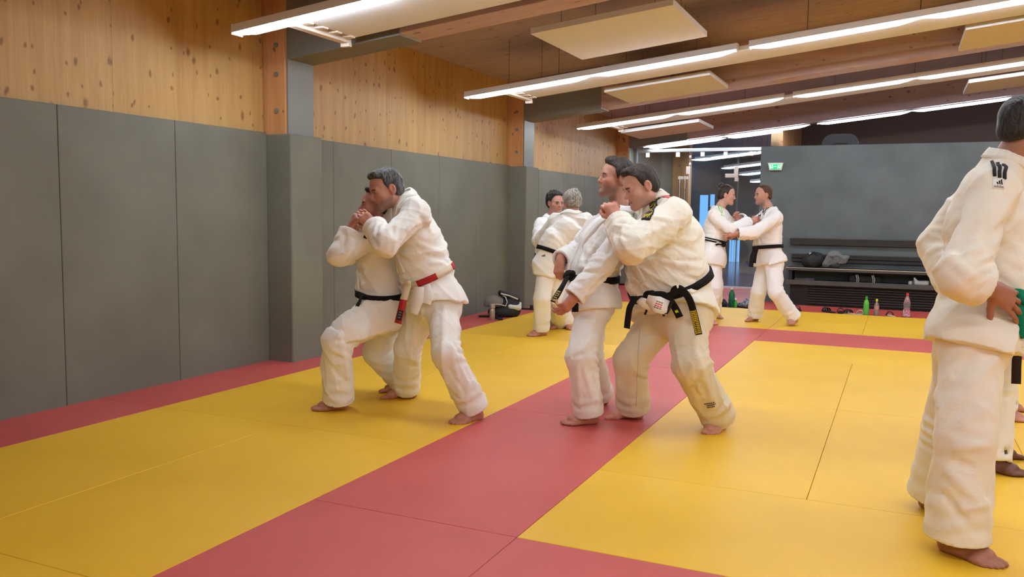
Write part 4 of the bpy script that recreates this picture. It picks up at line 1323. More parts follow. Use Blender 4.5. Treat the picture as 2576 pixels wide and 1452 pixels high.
PB = person('person in white judo suit and black belt, knee bent, gripped from behind',
    dict(head=(946, 520, 5.62), neck=(962, 566, 5.70), sh_l=(944, 592, 5.50), sh_r=(946, 590, 5.88), el_l=(856, 640, 5.36), el_r=(870, 640, 5.95), wr_l=(884, 574, 5.42), wr_r=(905, 585, 5.75),
         chest=(952, 640, 5.68), waist=(956, 738, 5.68), pelvis=(966, 782, 5.68), hip_l=(954, 796, 5.58), hip_r=(976, 796, 5.76),
         kn_l=(848, 858, 5.36), kn_r=(948, 886, 5.88), an_l=ankle(852, 1030), toe_l=ground(782, 1034), an_r=ankle(1012, 984), toe_r=ground(942, 988)),
    fwd=dirv(-.93, -.36, 0), head_fwd=dirv(-.96, -.25, .06), head_up=dirv(.1, 0, 1), skin=(.46, .22, .16), hair='short', hairm='hair_brown', hs=.98, stubble=.4, lod=.75,
    belly=(.175, .145), chest=(.19, .130), hipw=(.175, .140), belt='belt_black', belt_n=dirv(.04, -.08, 1), seed=23, sleeve=(.085, .088, .072), leg=(.108, .105, .100),
    hands=dict(l=dict(d=dirv(.45, -.1, .9), n=dirv(.7, .5, -.2), curl=(.7, .75, .8, .85), thumb=.7), r=dict(d=dirv(.3, -.3, .8), curl=(.6, .6, .6, .6))), cuff=(-.02, -.03),
    pc=[(870, 590, 858, 640, .014, -.010), (880, 600, 872, 632, .012, .010), (892, 598, 900, 640, .014, -.010), (905, 596, 935, 606, .014, .008)],
    pt=[(930, 780, 845, 850, .018, .009), (960, 790, 870, 870, .02, -.008), (845, 860, 880, 850, .014, -.010), (835, 880, 880, 900, .016, .009), (830, 920, 870, 960, .016, -.008)])
# ---- middle pair
PC = person('person in white judo suit leaning back against a partner, arms hanging, gold lettered belt end',
    dict(head=(1550, 452, 5.36), neck=(1562, 530, 5.36), sh_l=(1572, 582, 5.16), sh_r=(1500, 574, 5.56), el_l=(1516, 668, 5.00), el_r=(1458, 628, 5.72), wr_l=(1444, 748, 4.96), wr_r=(1410, 655, 5.56),
         chest=(1522, 610, 5.38), waist=(1486, 696, 5.38), pelvis=(1488, 748, 5.38), hip_l=(1494, 768, 5.30), hip_r=(1484, 766, 5.47),
         kn_l=(1462, 900, 5.14), kn_r=(1484, 890, 5.52), an_l=ankle(1480, 1066), toe_l=ground(1410, 1070), an_r=ankle(1508, 1018), toe_r=ground(1450, 1018)),
    fwd=dirv(-.88, -.48, 0), head_fwd=dirv(-.95, -.18, .10), head_up=dirv(.12, 0, 1), skin=(.50, .25, .175), hair='quiff', hairm='hair_brown', hs=1.03, stubble=.55, lod=.75,
    belly=(.172, .140), chest=(.20, .135), hipw=(.172, .140), belt='belt_black', belt_n=dirv(.04, -.05, 1), seed=31, jac='gi_cool', sleeve=(.085, .080, .072), leg=(.106, .100, .090), skirt=.20,
    hands=dict(l=dict(d=dirv(-.62, -.1, -.75), n=dirv(-.55, .75, .3), curl=(.35, .4, .45, .55)), r=dict(d=dirv(-.15, -.1, -1), n=dirv(.6, .6, 0), curl=(.5, .55, .6, .65))), cuff=(.0, -.0),
    pc=[(1510, 600, 1450, 690, .014, .008), (1450, 670, 1530, 676, .014, .010), (1450, 680, 1520, 690, .012, -.009), (1545, 600, 1530, 640, .012, -.009), (1540, 640, 1470, 720, .016, .008), (1530, 690, 1490, 730, .014, -.008)],
    pt=[(1440, 800, 1436, 900, .018, .009), (1490, 880, 1440, 900, .014, -.010), (1500, 780, 1470, 890, .018, .008), (1470, 930, 1490, 1000, .014, .010), (1480, 920, 1500, 980, .012, -.009), (1450, 920, 1460, 1020, .016, .008)])
PD = person('person in cream judo suit with yellow embroidered shoulder stripe, holding a partner from behind',
    dict(head=(1612, 472, 5.08), neck=(1642, 502, 5.17), sh_l=(1692, 546, 4.98), sh_r=(1640, 538, 5.40), el_l=(1588, 622, 4.74), el_r=(1560, 600, 5.45), wr_l=(1552, 552, 4.98), wr_r=(1548, 548, 5.22),
         chest=(1684, 604, 5.16), waist=(1684, 716, 5.16), pelvis=(1706, 768, 5.16), hip_l=(1728, 792, 5.06), hip_r=(1668, 792, 5.26),
         kn_l=(1738, 920, 4.90), kn_r=(1586, 905, 5.22), an_l=ankle(1806, 1078), toe_l=ground(1772, 1100), an_r=ankle(1592, 1052), toe_r=ground(1520, 1053)),
    fwd=dirv(-.82, -.57, 0), head_fwd=dirv(-.90, -.22, -.38), head_up=dirv(-.3, 0, 1), skin=(.60, .33, .25), hair='short', hairm='hair_brown', hs=1.04, fat=1.16, lod=.75,
    belly=(.245, .225), chest=(.225, .185), hipw=(.225, .175), belt='belt_black', beltw=.046, belt_n=dirv(-.40, -.14, 1), tro='gi_cream', jac='gi_warm', seed=43, sleeve=(.115, .105, .080), leg=(.128, .115, .104), shoulder=.078, skirt=.22, skirt_tilt=dirv(-.82, -.57, 0)*.65,
    hands=dict(l=dict(d=dirv(-.45, .05, .9), n=dirv(-.2, .95, 0), curl=(.75, .8, .85, .9), thumb=.8), r=dict(d=dirv(-.5, -.3, .8), curl=(.75, .8, .85, .9))), cuff=(-.03, -.02), feet_s=1.08, hand_s=1.08, stubble=.15, blouse=.02,
    pc=[(1545, 566, 1582, 574, .012, .009), (1538, 582, 1578, 600, .012, -.009), (1542, 600, 1560, 640, .012, .008), (1556, 560, 1590, 566, .010, -.008), (1690, 560, 1606, 602, .02, .008), (1694, 596, 1742, 560, .016, -.010), (1694, 604, 1748, 602, .016, .009), (1690, 612, 1752, 636, .014, -.009), (1640, 652, 1762, 674, .016, .010), (1620, 648, 1752, 704, .018, -.010), (1640, 636, 1700, 640, .014, .008), (1700, 655, 1764, 655, .012, -.008), (1712, 560, 1700, 600, .014, -.008), (1725, 540, 1715, 590, .014, .008), (1640, 545, 1690, 556, .014, .010)],
    pt=[(1740, 800, 1756, 930, .02, .010), (1756, 900, 1800, 1030, .02, .010), (1760, 960, 1780, 1000, .014, -.010), (1740, 960, 1770, 1030, .016, -.009), (1650, 830, 1600, 860, .016, -.009), (1645, 850, 1610, 900, .016, .008), (1570, 870, 1600, 880, .012, .006)])
# ---- back left pair
PF = person('person in white judo suit seen from behind near the wall, gripping a partner',
    dict(head=(1440, 512, 8.95), neck=(1438, 540, 8.90), sh_l=(1398, 556, 9.02), sh_r=(1474, 556, 8.84), el_l=(1362, 600, 9.22), el_r=(1490, 600, 9.10), wr_l=(1372, 590, 9.45), wr_r=(1450, 590, 9.35),
         chest=(1428, 580, 8.90), waist=(1392, 634, 8.92), pelvis=(1386, 664, 8.92), hip_l=(1376, 672, 8.90), hip_r=(1398, 672, 8.96),
         kn_l=(1364, 750, 8.84), kn_r=(1404, 750, 9.00), an_l=ankle(1362, 844), toe_l=ground(1318, 848), an_r=ankle(1408, 826), toe_r=ground(1372, 830)),
    fwd=dirv(-.62, .78, 0), head_fwd=dirv(-.45, .85, -.2), skin=(.50, .26, .19), hair='full', hairm='hair_grey', hs=1.0, lod=1.3, belt='belt_black', seed=57, jac='gi', tro='gi', belly=(.185, .15), leg=(.105, .1, .085))
PE = person('person in white judo suit facing the camera, half hidden behind a partner near the wall',
    dict(head=(1398, 512, 9.42), neck=(1388, 548, 9.48), sh_l=(1420, 562, 9.60), sh_r=(1362, 566, 9.40), el_l=(1440, 600, 9.40), el_r=(1354, 606, 9.28), wr_l=(1430, 580, 9.2), wr_r=(1378, 596, 9.16),
         waist=(1392, 640, 9.56), pelvis=(1392, 670, 9.56), hip_l=(1404, 680, 9.58), hip_r=(1382, 680, 9.54),
         kn_l=(1412, 750, 9.5), kn_r=(1384, 750, 9.46), an_l=ankle(1425, 826), toe_l=ground(1440, 832), an_r=ankle(1392, 822), toe_r=ground(1402, 830)),
    fwd=dirv(.45, -.85, 0), head_fwd=dirv(.42, -.85, -.1), skin=(.52, .26, .20), hair='full', hairm='hair_black', hs=.98, lod=1.3, belt='belt_brown', seed=61, jac='gi_cool')
# ---- back right pair
PG = person('person in white judo suit with green shoulder stripes and white striped black belt',
    dict(head=(1828, 492, 10.20), neck=(1806, 530, 10.22), sh_l=(1816, 540, 10.40), sh_r=(1796, 542, 10.06), el_l=(1850, 575, 10.42), el_r=(1836, 578, 9.96), wr_l=(1890, 558, 10.32), wr_r=(1890, 556, 10.10),
         waist=(1796, 606, 10.22), pelvis=(1790, 640, 10.22), hip_l=(1794, 650, 10.30), hip_r=(1790, 650, 10.14),
         kn_l=(1800, 725, 10.3), kn_r=(1796, 725, 10.05), an_l=ankle(1796, 800), toe_l=ground(1822, 804), an_r=ankle(1782, 815), toe_r=ground(1806, 820)),
    fwd=dirv(.92, -.38, 0), head_fwd=dirv(.95, -.28, -.14), skin=(.56, .31, .23), hair='bun', hairm='hair_brown', hs=.95, lod=1.3, belt='belt_black', belt_n=dirv(.22, 0, 1), seed=71, jac='gi_cool', tro='gi_cool',
    belly=(.155, .130), chest=(.165, .125), hipw=(.165, .135), leg=(.105, .10, .085), sleeve=(.08, .075, .07), feet_s=.92, hand_s=.9, skirt=.30)
PH = person('person in white judo suit with black shoulder stripes gripping a partner before the grey partition',
    dict(head=(1920, 492, 10.28), neck=(1938, 530, 10.26), sh_l=(1952, 548, 10.08), sh_r=(1928, 542, 10.44), el_l=(1898, 586, 9.92), el_r=(1888, 570, 10.5), wr_l=(1852, 588, 9.92), wr_r=(1858, 548, 10.36),
         waist=(1930, 622, 10.26), pelvis=(1936, 652, 10.26), hip_l=(1946, 664, 10.18), hip_r=(1928, 664, 10.34),
         kn_l=(1952, 738, 10.02), kn_r=(1908, 735, 10.30), an_l=ankle(1996, 818, .095), toe_l=ground(1966, 829), an_r=ankle(1898, 808), toe_r=ground(1855, 812)),
    fwd=dirv(-.90, -.42, 0), head_fwd=dirv(-.98, -.12, -.05), skin=(.50, .26, .19), hair='thin', hairm='hair_short', hs=.98, lod=1.3, belt='belt_black', seed=83, jac='gi_cool', tro='gi_cool', leg=(.108, .10, .088), cuff=(-.02, -.02), skirt=.20,
    belly=(.18, .14), stubble=.4)
# ---- right edge
PI = person('person in white judo suit with green belt, standing nearest the camera, hand on hip',
    dict(head=(2574, 324, 3.36), neck=(2532, 402, 3.42), sh_l=(2476, 470, 3.66), sh_r=(2502, 480, 3.26), el_l=(2362, 616, 3.72), el_r=(2418, 696, 3.12), wr_l=(2410, 720, 3.56), wr_r=(2498, 728, 3.13),
         chest=(2490, 570, 3.44), waist=(2480, 742, 3.42), pelvis=(2462, 830, 3.42), hip_l=(2440, 860, 3.50), hip_r=(2448, 860, 3.32),
         kn_l=(2392, 1075, 3.64), kn_r=(2428, 1100, 3.22), an_l=ankle(2352, 1282), toe_l=ground(2478, 1298), an_r=ankle(2404, 1392), toe_r=ground(2520, 1432)),
    fwd=dirv(.93, .36, 0), head_fwd=dirv(.90, .42, -.02), skin=(.36, .18, .12), hair='crop', hairm='hair_black', hs=1.0, lod=.75, belt='belt_green', belt_n=dirv(-.1, 0, 1), seed=97, jac='gi_warm', tro='gi_warm',
    belly=(.175, .145), chest=(.205, .145), hipw=(.175, .150), sleeve=(.092, .092, .088), leg=(.118, .118, .116), skirt=.22, hem=.045,
    hands=dict(r=dict(d=dirv(.80, .16, -.42), n=dirv(-.1, .95, -.1), curl=(.10, .14, .2, .28), thumb=.1, spread=.14), l=dict(d=dirv(.6, -.4, -.4))), cuff=(-.015, -.045), feet_s=1.05, hand_s=1.05, belt_arc=(-.22, .13), blouse=.02,
    pc=[(2460, 560, 2400, 660, .016, -.010), (2476, 600, 2540, 560, .02, -.012), (2480, 560, 2486, 640, .018, -.012), (2490, 640, 2560, 720, .016, .009), (2400, 470, 2372, 600, .018, .009), (2430, 440, 2410, 560, .018, -.008), (2380, 640, 2450, 700, .018, .009), (2330, 600, 2372, 606, .014, -.009), (2330, 640, 2370, 620, .012, .008)],
    pt=[(2350, 890, 2362, 1030, .02, .012), (2530, 880, 2366, 1050, .022, .012), (2440, 900, 2380, 990, .02, -.008), (2410, 1060, 2490, 1030, .018, .009), (2400, 1090, 2470, 1100, .016, -.009), (2400, 1130, 2480, 1120, .016, .008), (2380, 1180, 2460, 1260, .02, .010), (2370, 1240, 2440, 1330, .018, -.009), (2400, 1160, 2450, 1180, .015, -.008)])
PJ = person('person in white judo suit with dark brown belt, standing just behind the nearest person',
    dict(head=(2592, 438, 4.36), neck=(2566, 480, 4.42), sh_l=(2552, 520, 4.60), sh_r=(2556, 520, 4.24), el_l=(2560, 640, 4.66), el_r=(2556, 640, 4.20), wr_l=(2590, 720, 4.52), wr_r=(2590, 730, 4.28),
         waist=(2536, 720, 4.42), pelvis=(2526, 770, 4.42), hip_l=(2520, 790, 4.50), hip_r=(2520, 790, 4.34),
         kn_l=(2500, 960, 4.55), kn_r=(2505, 970, 4.36), an_l=ankle(2486, 1148), toe_l=ground(2555, 1154), an_r=ankle(2488, 1184), toe_r=ground(2562, 1198)),
    fwd=dirv(.95, .1, 0), head_fwd=dirv(.95, .0, -.3), skin=(.16, .075, .05), hair='crop', hairm='hair_black', lod=1.8, belt='belt_brown', seed=103)
PK = person('person in white judo suit at the right edge, standing farthest back of three in line',
    dict(head=(2590, 440, 5.50), neck=(2560, 480, 5.52), sh_l=(2545, 520, 5.70), sh_r=(2548, 520, 5.34), el_l=(2540, 620, 5.76), el_r=(2540, 620, 5.30), wr_l=(2570, 680, 5.62), wr_r=(2570, 690, 5.38),
         waist=(2536, 690, 5.52), pelvis=(2530, 730, 5.52), hip_l=(2526, 745, 5.60), hip_r=(2526, 745, 5.44),
         kn_l=(2520, 890, 5.66), kn_r=(2522, 890, 5.44), an_l=ankle(2515, 1030), toe_l=ground(2555, 1034), an_r=ankle(2515, 1054), toe_r=ground(2562, 1060)),
    fwd=dirv(.95, .1, 0), head_fwd=dirv(.95, .1, -.1), skin=(.52, .27, .2), lod=2.0, belt='belt_green', seed=107)

# ------------------------------------------------------------------ belts, marks and trimmings
def hit(I, px, py, what='jp', kw='kw', t0=2.5, t1=12.0):
    """where the line of sight through a pixel first meets the cloth"""
    d = at(px, py, 1.0)-CAMP
    t = np.linspace(t0, t1, 900)
    prims = I[what]
    D = field(prims, CAMP+t[:, None]*d, **I[kw])
    k = np.where(D < 0)[0]
    if len(k) == 0:
        k = [int(np.argmin(D))]
    return CAMP+t[k[0]]*d
def patch(I, pts, width, name, m, parent=None, what='jp', kw='kw', th=.003, n=14, mm=3, lift=0.0, t0=None, pw=None):
    tt = depth(I['K']['waist'])
    P = [hit(I, x, y, what, kw, tt-.9, tt+.6) for x, y in pts]
    b = Band(P, width, I[what], n=n, m=mm, kw=I[kw], iters=2, lift=lift)
    if m is not None:
        b.build(name, m, parent if parent is not None else (I['jacket'] if what != 'tp' else I['trousers']), th=th, inner=.006)
    b.th = th
    return b
def embroidery(b, parent, m, rows=3, seed=0, name='embroidery', u0=.03, u1=.97, v0=.10, v1=.90, cells=8):
    """angular maze-like stitched characters along a band"""
    r = np.random.RandomState(seed); R = []
    L = (u1-u0)/cells
    for c in range(cells):
        a, e = u0+c*L+.06*L, u0+(c+1)*L-.06*L
        w = .10*(v1-v0); wu = .13*(e-a)
        R += [(a, v0, a+wu, v1), (e-wu, v0, e, v1)] if r.rand() < .6 else [(a, v0, e, v0+w), (a, v1-w, e, v1)]
        for k in range(4):
            vv = v0+(v1-v0)*(.12+.2*k)
            if r.rand() < .75: R.append((a+wu*1.7*(r.rand() < .7), vv, e-wu*1.7*(r.rand() < .7), vv+w))
        uu = a+(e-a)*r.choice([.3, .5, .65])
        R.append((uu, v0+.15*(v1-v0), uu+wu, v1-.15*(v1-v0)))
    V, F = quads(R)
    return b.decal(name, V, F, m, parent, lift=b.th+.0014)
def lettering(b, txt, parent, m, u0=.1, u1=.9, v0=.2, v1=.8, flip=False, name='lettering'):
    V, F = text_polys(txt)
    V2 = np.stack([u0+(u1-u0)*V[:, 0], 1-(v0+(v1-v0)*V[:, 1])], 1)
    if flip: V2 = np.stack([u1-(u1-u0)*V[:, 0], v1-(v1-v0)*V[:, 1]], 1)
    return b.decal(name, V2, F, m, parent, lift=b.th+.0014)
def sport_mark(b, parent, m, u0=.15, u1=.85, v0=.35, v1=.9):
    """three slanting bars growing to a peak"""
    V, F = [], []
    for k, hgt in enumerate((.45, .75, 1.0)):
        x = u0+(u1-u0)*(k/3.0); w_ = (u1-u0)*.24; s_ = (u1-u0)*.16
        n = len(V)
        V += [(x+s_, v0), (x+s_+w_, v0), (x+w_, v0+(v1-v0)*hgt), (x, v0+(v1-v0)*hgt*.78)]
        F.append((n, n+1, n+2, n+3))
    V = np.array(V); V[:, 1] = 1-V[:, 1]
    return b.decal('logo', np.clip(V, 0, 1), F, m, parent, lift=b.th+.0014)
def belt_segment(I, u0, u1, m, name='belt_stripe'):
    b = I['band']; i0, i1 = int(u0*96), int(u1*96)+1
    c = Band.__new__(Band); c.G = b.G[i0:i1]+b.N[i0:i1]*.003; c.N = b.N[i0:i1]; c.n = i1-i0; c.m = b.m
    return c.build(name, m, I['belt'], th=.0025, inner=.0)
def pts_at(*p): return [at(*q) for q in p]

# --- red and white belt man
for a, b_ in ((.06, .18), (.30, .42), (.54, .655), (.775, .895)):
    belt_segment(PA, a, b_, M['belt_red'])
kA = knot(PA, M['belt_white'], PA['belt'], at(1026, 716, 5.34), 1.0)
tw = free_band('belt_end', pts_at((1026, 718, 5.32), (1020, 738, 5.31), (1014, 758, 5.31)), .046, dirv(.96, -.2, .15), M['belt_white'], PA['belt'])
tr_ = free_band('belt_end', pts_at((1015, 754, 5.307), (1008, 785, 5.30), (1001, 814, 5.30)), .046, dirv(.95, -.2, .2), M['belt_red'], PA['belt'])
tr_.th = .003
tr_.decal('label', *quads([(.45, .12, .86, .88)]), M['ink'], PA['belt'], lift=.0042)
tr_.decal('label', *quads([(.45, .12, .86, .88)]), M['ink'], PA['belt'], lift=-.0042)
for k_ in range(3):
    for sgn in (.0050, -.0050):
        tr_.decal('lettering', *quads([(.50+.11*k_, .3, .56+.11*k_, .7)]), M['ink_grey'], PA['belt'], lift=sgn)
free_band('jacket_flap', pts_at((1054, 722, 5.30), (1050, 750, 5.29), (1040, 790, 5.30)), [.07, .085, .06], dirv(.9, -.35, .1), M['gi'], PA['jacket'], th=.005)
free_band('jacket_flap', pts_at((1072, 716, 5.30), (1074, 745, 5.28), (1070, 764, 5.28)), [.05, .08, .07], dirv(.9, -.3, .1), M['gi'], PA['jacket'], th=.005)
b = patch(PA, [(962, 534), (974, 528)], .035, 'red_mark', None, n=6)
for k_ in range(3):
    b.th = .001; b.decal('red_mark', *quads([(.05+.32*k_, .1, .25+.32*k_, .9)]), M['ink_red'], PA['jacket'], lift=.004)
# --- his partner
b = patch(PB, [(924, 580), (918, 600)], .022, 'logo', M['ink'], n=6)
lettering(b, 'A', PB['jacket'], M['thread_white'], .2, .8, .2, .8)
b = patch(PB, [(908, 778), (920, 772)], .016, 'logo', None, what='tp', kw='tkw', n=6); b.th = .002
sport_mark(b, PB['trousers'], M['ink'], .05, .95, .1, .95)
free_band('belt_end', pts_at((912, 742, 5.50), (905, 756, 5.46), (898, 772, 5.45)), .04, dirv(.6, -.4, .5), M['belt_black'], PB['belt'])
# --- tall man
kC = knot(PC, M['belt_black'], PC['belt'], at(1432, 692, 5.22), 1.25)
t1 = free_band('belt_end', pts_at((1428, 696, 5.18), (1412, 725, 5.12), (1391, 760, 5.10)), .042, dirv(.8, -.3, .5), M['belt_black'], PC['belt'])
t1.th = .003
for lf in (.0044, -.0044):
    V_, F_ = quads([(.62, .12, .66, .88), (.69, .12, .73, .6), (.69, .7, .79, .88), (.76, .12, .80, .6), (.83, .12, .87, .88), (.90, .12, .97, .3), (.90, .4, .97, .88)])
    t1.decal('embroidery', V_, F_, M['thread_gold'], PC['belt'], lift=lf)
free_band('belt_end', pts_at((1440, 700, 5.16), (1446, 735, 5.14), (1447, 785, 5.14)), .040, dirv(.9, -.3, 0), M['belt_black'], PC['belt'])
b = patch(PC, [(1519, 607), (1546, 603)], .040, 'lettering', None, n=8); b.th = .001
lettering(b, 'FU', PC['jacket'], M['ink'], .05, .95, .42, .98)
b.decal('red_mark', *quads([(.1, .78, .9, .92)]), M['ink_red'], PC['jacket'], lift=.003)
# --- heavy man: shoulder stripe, patch, belt ends, prints
b = patch(PD, [(1652, 500), (1644, 518), (1634, 536), (1624, 554)], .052, 'shoulder_stripe', M['lining'], n=24, th=.005, lift=.003)
embroidery(b, PD['jacket'], M['thread_yellow'], seed=5, cells=5)
b = patch(PD, [(1680, 474), (1696, 488)], .06, 'shoulder_patch', M['pink'], n=8)
kD = knot(PD, M['belt_black'], PD['belt'], at(1632, 744, 4.93), 1.2)
free_band('belt_end', pts_at((1632, 744, 4.92), (1604, 748, 4.90), (1586, 770, 4.90), (1580, 800, 4.92), (1577, 826, 4.94)), .036, dirv(.85, -.5, .15), M['belt_black'], PD['belt'])
t2 = free_band('belt_end', pts_at((1640, 742, 4.90), (1672, 744, 4.86), (1694, 768, 4.86), (1710, 798, 4.88)), .042, dirv(.75, -.4, .5), M['belt_black'], PD['belt'])
for lf in (.0044, -.0044):
    V_, F_ = np.array([(.78, .3), (.86, .3), (.86, .45), (.80, .45), (.86, .55), (.86, .7), (.78, .7), (.78, .62), (.83, .60), (.78, .5)]), [(0, 1, 2, 3), (3, 4, 8, 9), (4, 5, 6, 7, 8)]
    t2.decal('logo', V_, F_, M['neon'], PD['belt'], lift=lf)
t3 = free_band('belt_end', pts_at((1692, 745, 4.84), (1698, 728, 4.82), (1714, 728, 4.81), (1735, 755, 4.82), (1748, 800, 4.84), (1758, 842, 4.86)), .040, dirv(.93, -.3, .12), M['belt_black'], PD['belt'], n=40)
t3.th = .003
for lf in (.0044, -.0044):
    R_ = [(.60, .08, .985, .16), (.60, .84, .985, .92)]
    rr_ = np.random.RandomState(3)
    for k_ in range(13):
        u_ = .61+.029*k_; v_ = rr_.rand()*.25
        R_ += [(u_, .2+v_, u_+.010, .8), (u_, .2, u_+.02, .28+v_*.4), (u_+.012, .55-v_, u_+.02, .8)]
    V_, F_ = quads(R_)
    t3.decal('embroidery', V_, F_, M['thread_yellow'], PD['belt'], lift=lf)
fl = free_band('jacket_flap', pts_at((1628, 752, 4.88), (1650, 764, 4.85), (1682, 776, 4.85)), [.05, .095, .085], dirv(.4, -.2, -.9), M['gi'], PD['jacket'], th=.004)
fl.th = .004
for lf in (.0054, -.0054):
    for k_, (vv, mm_) in enumerate(((.30, 'ink_grey'), (.44, 'ink_red'), (.58, 'ink_red'), (.70, 'ink_grey'))):
        fl.decal('lettering', *quads([(.42, vv, .49, vv+.07), (.51, vv, .60, vv+.07), (.62, vv, .70, vv+.07)]), M[mm_], PD['jacket'], lift=lf)
free_band('flap_edge', pts_at((1667, 794, 4.845), (1678, 786, 4.845), (1691, 756, 4.845)), .018, dirv(.6, -.2, .6), M['lining'], PD['jacket'], th=.004)
free_band('jacket_flap', pts_at((1600, 748, 4.92), (1618, 762, 4.90), (1640, 772, 4.88)), [.03, .06, .05], dirv(.3, -.2, -.9), M['gi_warm'], PD['jacket'], th=.004)
free_band('tie_cord', pts_at((1628, 770, 4.90), (1626, 782, 4.89), (1622, 792, 4.89)), .012, dirv(.9, -.3, 0), M['lining'], PD['trousers'])
b = patch(PD, [(1774, 1020), (1800, 1013)], .05, 'leg_print', None, what='tp', kw='tkw', n=8); b.th = .001
for k_, (a, c_) in enumerate(((.1, .8), (.15, .95), (.0, .9))):
    V_, F_ = quads([(a+q*(c_-a)/7, .75-.3*k_, a+(q+.75)*(c_-a)/7, .92-.3*k_) for q in range(7)])
    b.decal('lettering', V_, F_, M['ink'], PD['trousers'], lift=.003)
patch(PD, [(1610, 830), (1606, 880), (1604, 930), (1602, 980), (1600, 1020)], .004, 'seam', M['stitch'], what='tp', kw='tkw', n=30, mm=1, th=.001)
# --- woman and partner at the back
for k_ in range(3):
    patch(PG, [(1807+5*k_, 517), (1811+5*k_, 530), (1815+5*k_, 543)], .012, 'shoulder_stripe', M['ink_green'], n=10, mm=1, th=.004)
bb = PG['band']
c = Band.__new__(Band); c.G = bb.G[:, 1:2]+np.array([[-.5, .5]]).T[None]*PG['bn']*.010+bb.N[:, 1:2]*.003; c.N = np.repeat(bb.N[:, 1:2], 2, 1); c.n = bb.n; c.m = 1
c.build('belt_stripe', M['thread_white'], PG['belt'], th=.003, inner=0)
knot(PG, M['belt_black'], PG['belt'], at(1822, 616, 10.08), 1.1)
free_band('belt_end', pts_at((1822, 614, 10.05), (1810, 612, 10.02), (1800, 614, 10.02)), .04, dirv(0, -.2, 1), M['belt_black'], PG['belt'])
free_band('belt_end', pts_at((1814, 612, 10.0), (1806, 611, 9.99), (1798, 613, 9.99)), .010, dirv(0, -.2, 1), M['thread_white'], PG['belt'], th=.006)
for k_ in range(3):
    patch(PH, [(1926+4*k_, 523), (1919+4*k_, 532), (1913+4*k_, 541)], .012, 'shoulder_stripe', M['ink'], n=10, mm=1, th=.004)
b = patch(PH, [(1908, 543), (1916, 546)], .030, 'logo', M['ink'], n=5)
sport_mark(b, PH['jacket'], M['thread_white'], .1, .9, .2, .9)
b = patch(PH, [(1934, 658), (1945, 658)], .055, 'logo', M['ink'], what='tp', kw='tkw', n=5)
sport_mark(b, PH['trousers'], M['thread_white'], .15, .85, .2, .8)
free_band('belt_end', pts_at((1902, 622, 10.06), (1893, 645, 10.0), (1889, 672, 10.0)), .05, dirv(.9, -.3, .1), M['belt_black'], PH['belt'])
free_band('belt_end', pts_at((1904, 622, 10.07), (1899, 640, 10.02), (1896, 662, 10.02)), .05, dirv(.9, -.3, .1), M['belt_black'], PH['belt'])
b = patch(PF, [(1362, 643), (1372, 643)], .03, 'logo', None, n=5); b.th = .001
sport_mark(b, PF['jacket'], M['ink'], .05, .95, .1, .95)
# --- man at the right edge
for k_ in range(3):
    patch(PI, [(2496+14*k_, 408+4*k_), (2501+13*k_, 424+4*k_), (2502+12*k_, 444+4*k_)], .011, 'shoulder_stripe', M['ink'], n=12, mm=2, th=.004, lift=.003)
b = patch(PI, [(2496, 462), (2526, 464)], .045, 'logo', M['gi'], n=8, th=.004)
sport_mark(b, PI['jacket'], M['ink'], .3, .8, .40, .9)
lettering(b, 'adidas', PI['jacket'], M['ink'], .15, .9, .10, .36)
free_band('belt_end', pts_at((2548, 744, 3.20), (2562, 765, 3.19), (2574, 800, 3.18), (2584, 850, 3.18)), .045, dirv(.85, -.4, .2), M['belt_green'], PI['belt'])
knot(PI, M['belt_green'], PI['belt'], at(2562, 748, 3.21), 1.3)
free_band('jacket_flap', pts_at((2532, 762, 3.24), (2546, 810, 3.21), (2552, 876, 3.21)), [.03, .075, .06], dirv(.95, -.2, .1), M['gi_warm'], PI['jacket'], th=.005)
free_band('belt_end', pts_at((2568, 722, 4.20), (2566, 800, 4.16), (2558, 900, 4.16), (2556, 966, 4.16)), .042, dirv(.9, -.3, 0), M['belt_brown'], PJ['belt'])

# ================================================================== things lying about
# ---- bottles at the far edge of the mat
ZL = -0.045
def bottle(px, py, h, prof, m, label, capm, caph, band=None, liquid=None, bandm=None):
    p = ground(px, py, ZL)
    r = empty('bottle', tuple(p), label, 'bottle')
    bd = MB().lathe([(a, b*h) for a, b in prof], p, 24).build('body', m, r, smooth=True)
    rc = prof[-1][0]*1.15
    MB().lathe([(rc, h-.004), (rc*1.02, h+caph*.5), (rc, h+caph), (rc*.7, h+caph+.003)], p, 18).build('cap', capm, r, smooth=True)
    if band:
        z0, z1, rr = band
        MB().lathe([(rr, z0*h), (rr, z1*h)], p, 24).build('label', bandm, r, smooth=True)
    if liquid:
        MB().lathe([(a*.92, max(b*h*.98, .003)) for a, b in prof if b <= liquid[0]], p, 20).build('drink', liquid[1], r, smooth=True)
    return r
M['pet_green'] = mat('green plastic', srgb(96, 196, 72), .35)
M['pet_dkgreen'] = mat('clear green plastic', srgb(30, 150, 110), .12, trans=.6)
M['pet_clear'] = mat('clear plastic', srgb(214, 210, 206), .10, trans=.75)
M['cap_green'] = mat('green cap', srgb(60, 170, 60), .4)
M['cap_yellow'] = mat('yellow cap', srgb(232, 220, 60), .4)
M['cap_red'] = mat('red cap', srgb(214, 44, 44), .4)
M['cap_white'] = mat('white cap', srgb(226, 226, 222), .4)
M['drink_lemon'] = mat('pale drink', srgb(214, 208, 160), .3)
M['drink_pink'] = mat('pink drink', srgb(226, 150, 170), .3)
M['drink_green'] = mat('green drink', srgb(30, 120, 40), .3)
M['label_pink'] = mat('pink label', srgb(222, 190, 204), .6)
add_color_noise(M['label_pink'], srgb(190, 70, 110), srgb(236, 226, 232), 40, 3)
M['label_clear'] = mat('faded pink label', srgb(200, 150, 140), .6)
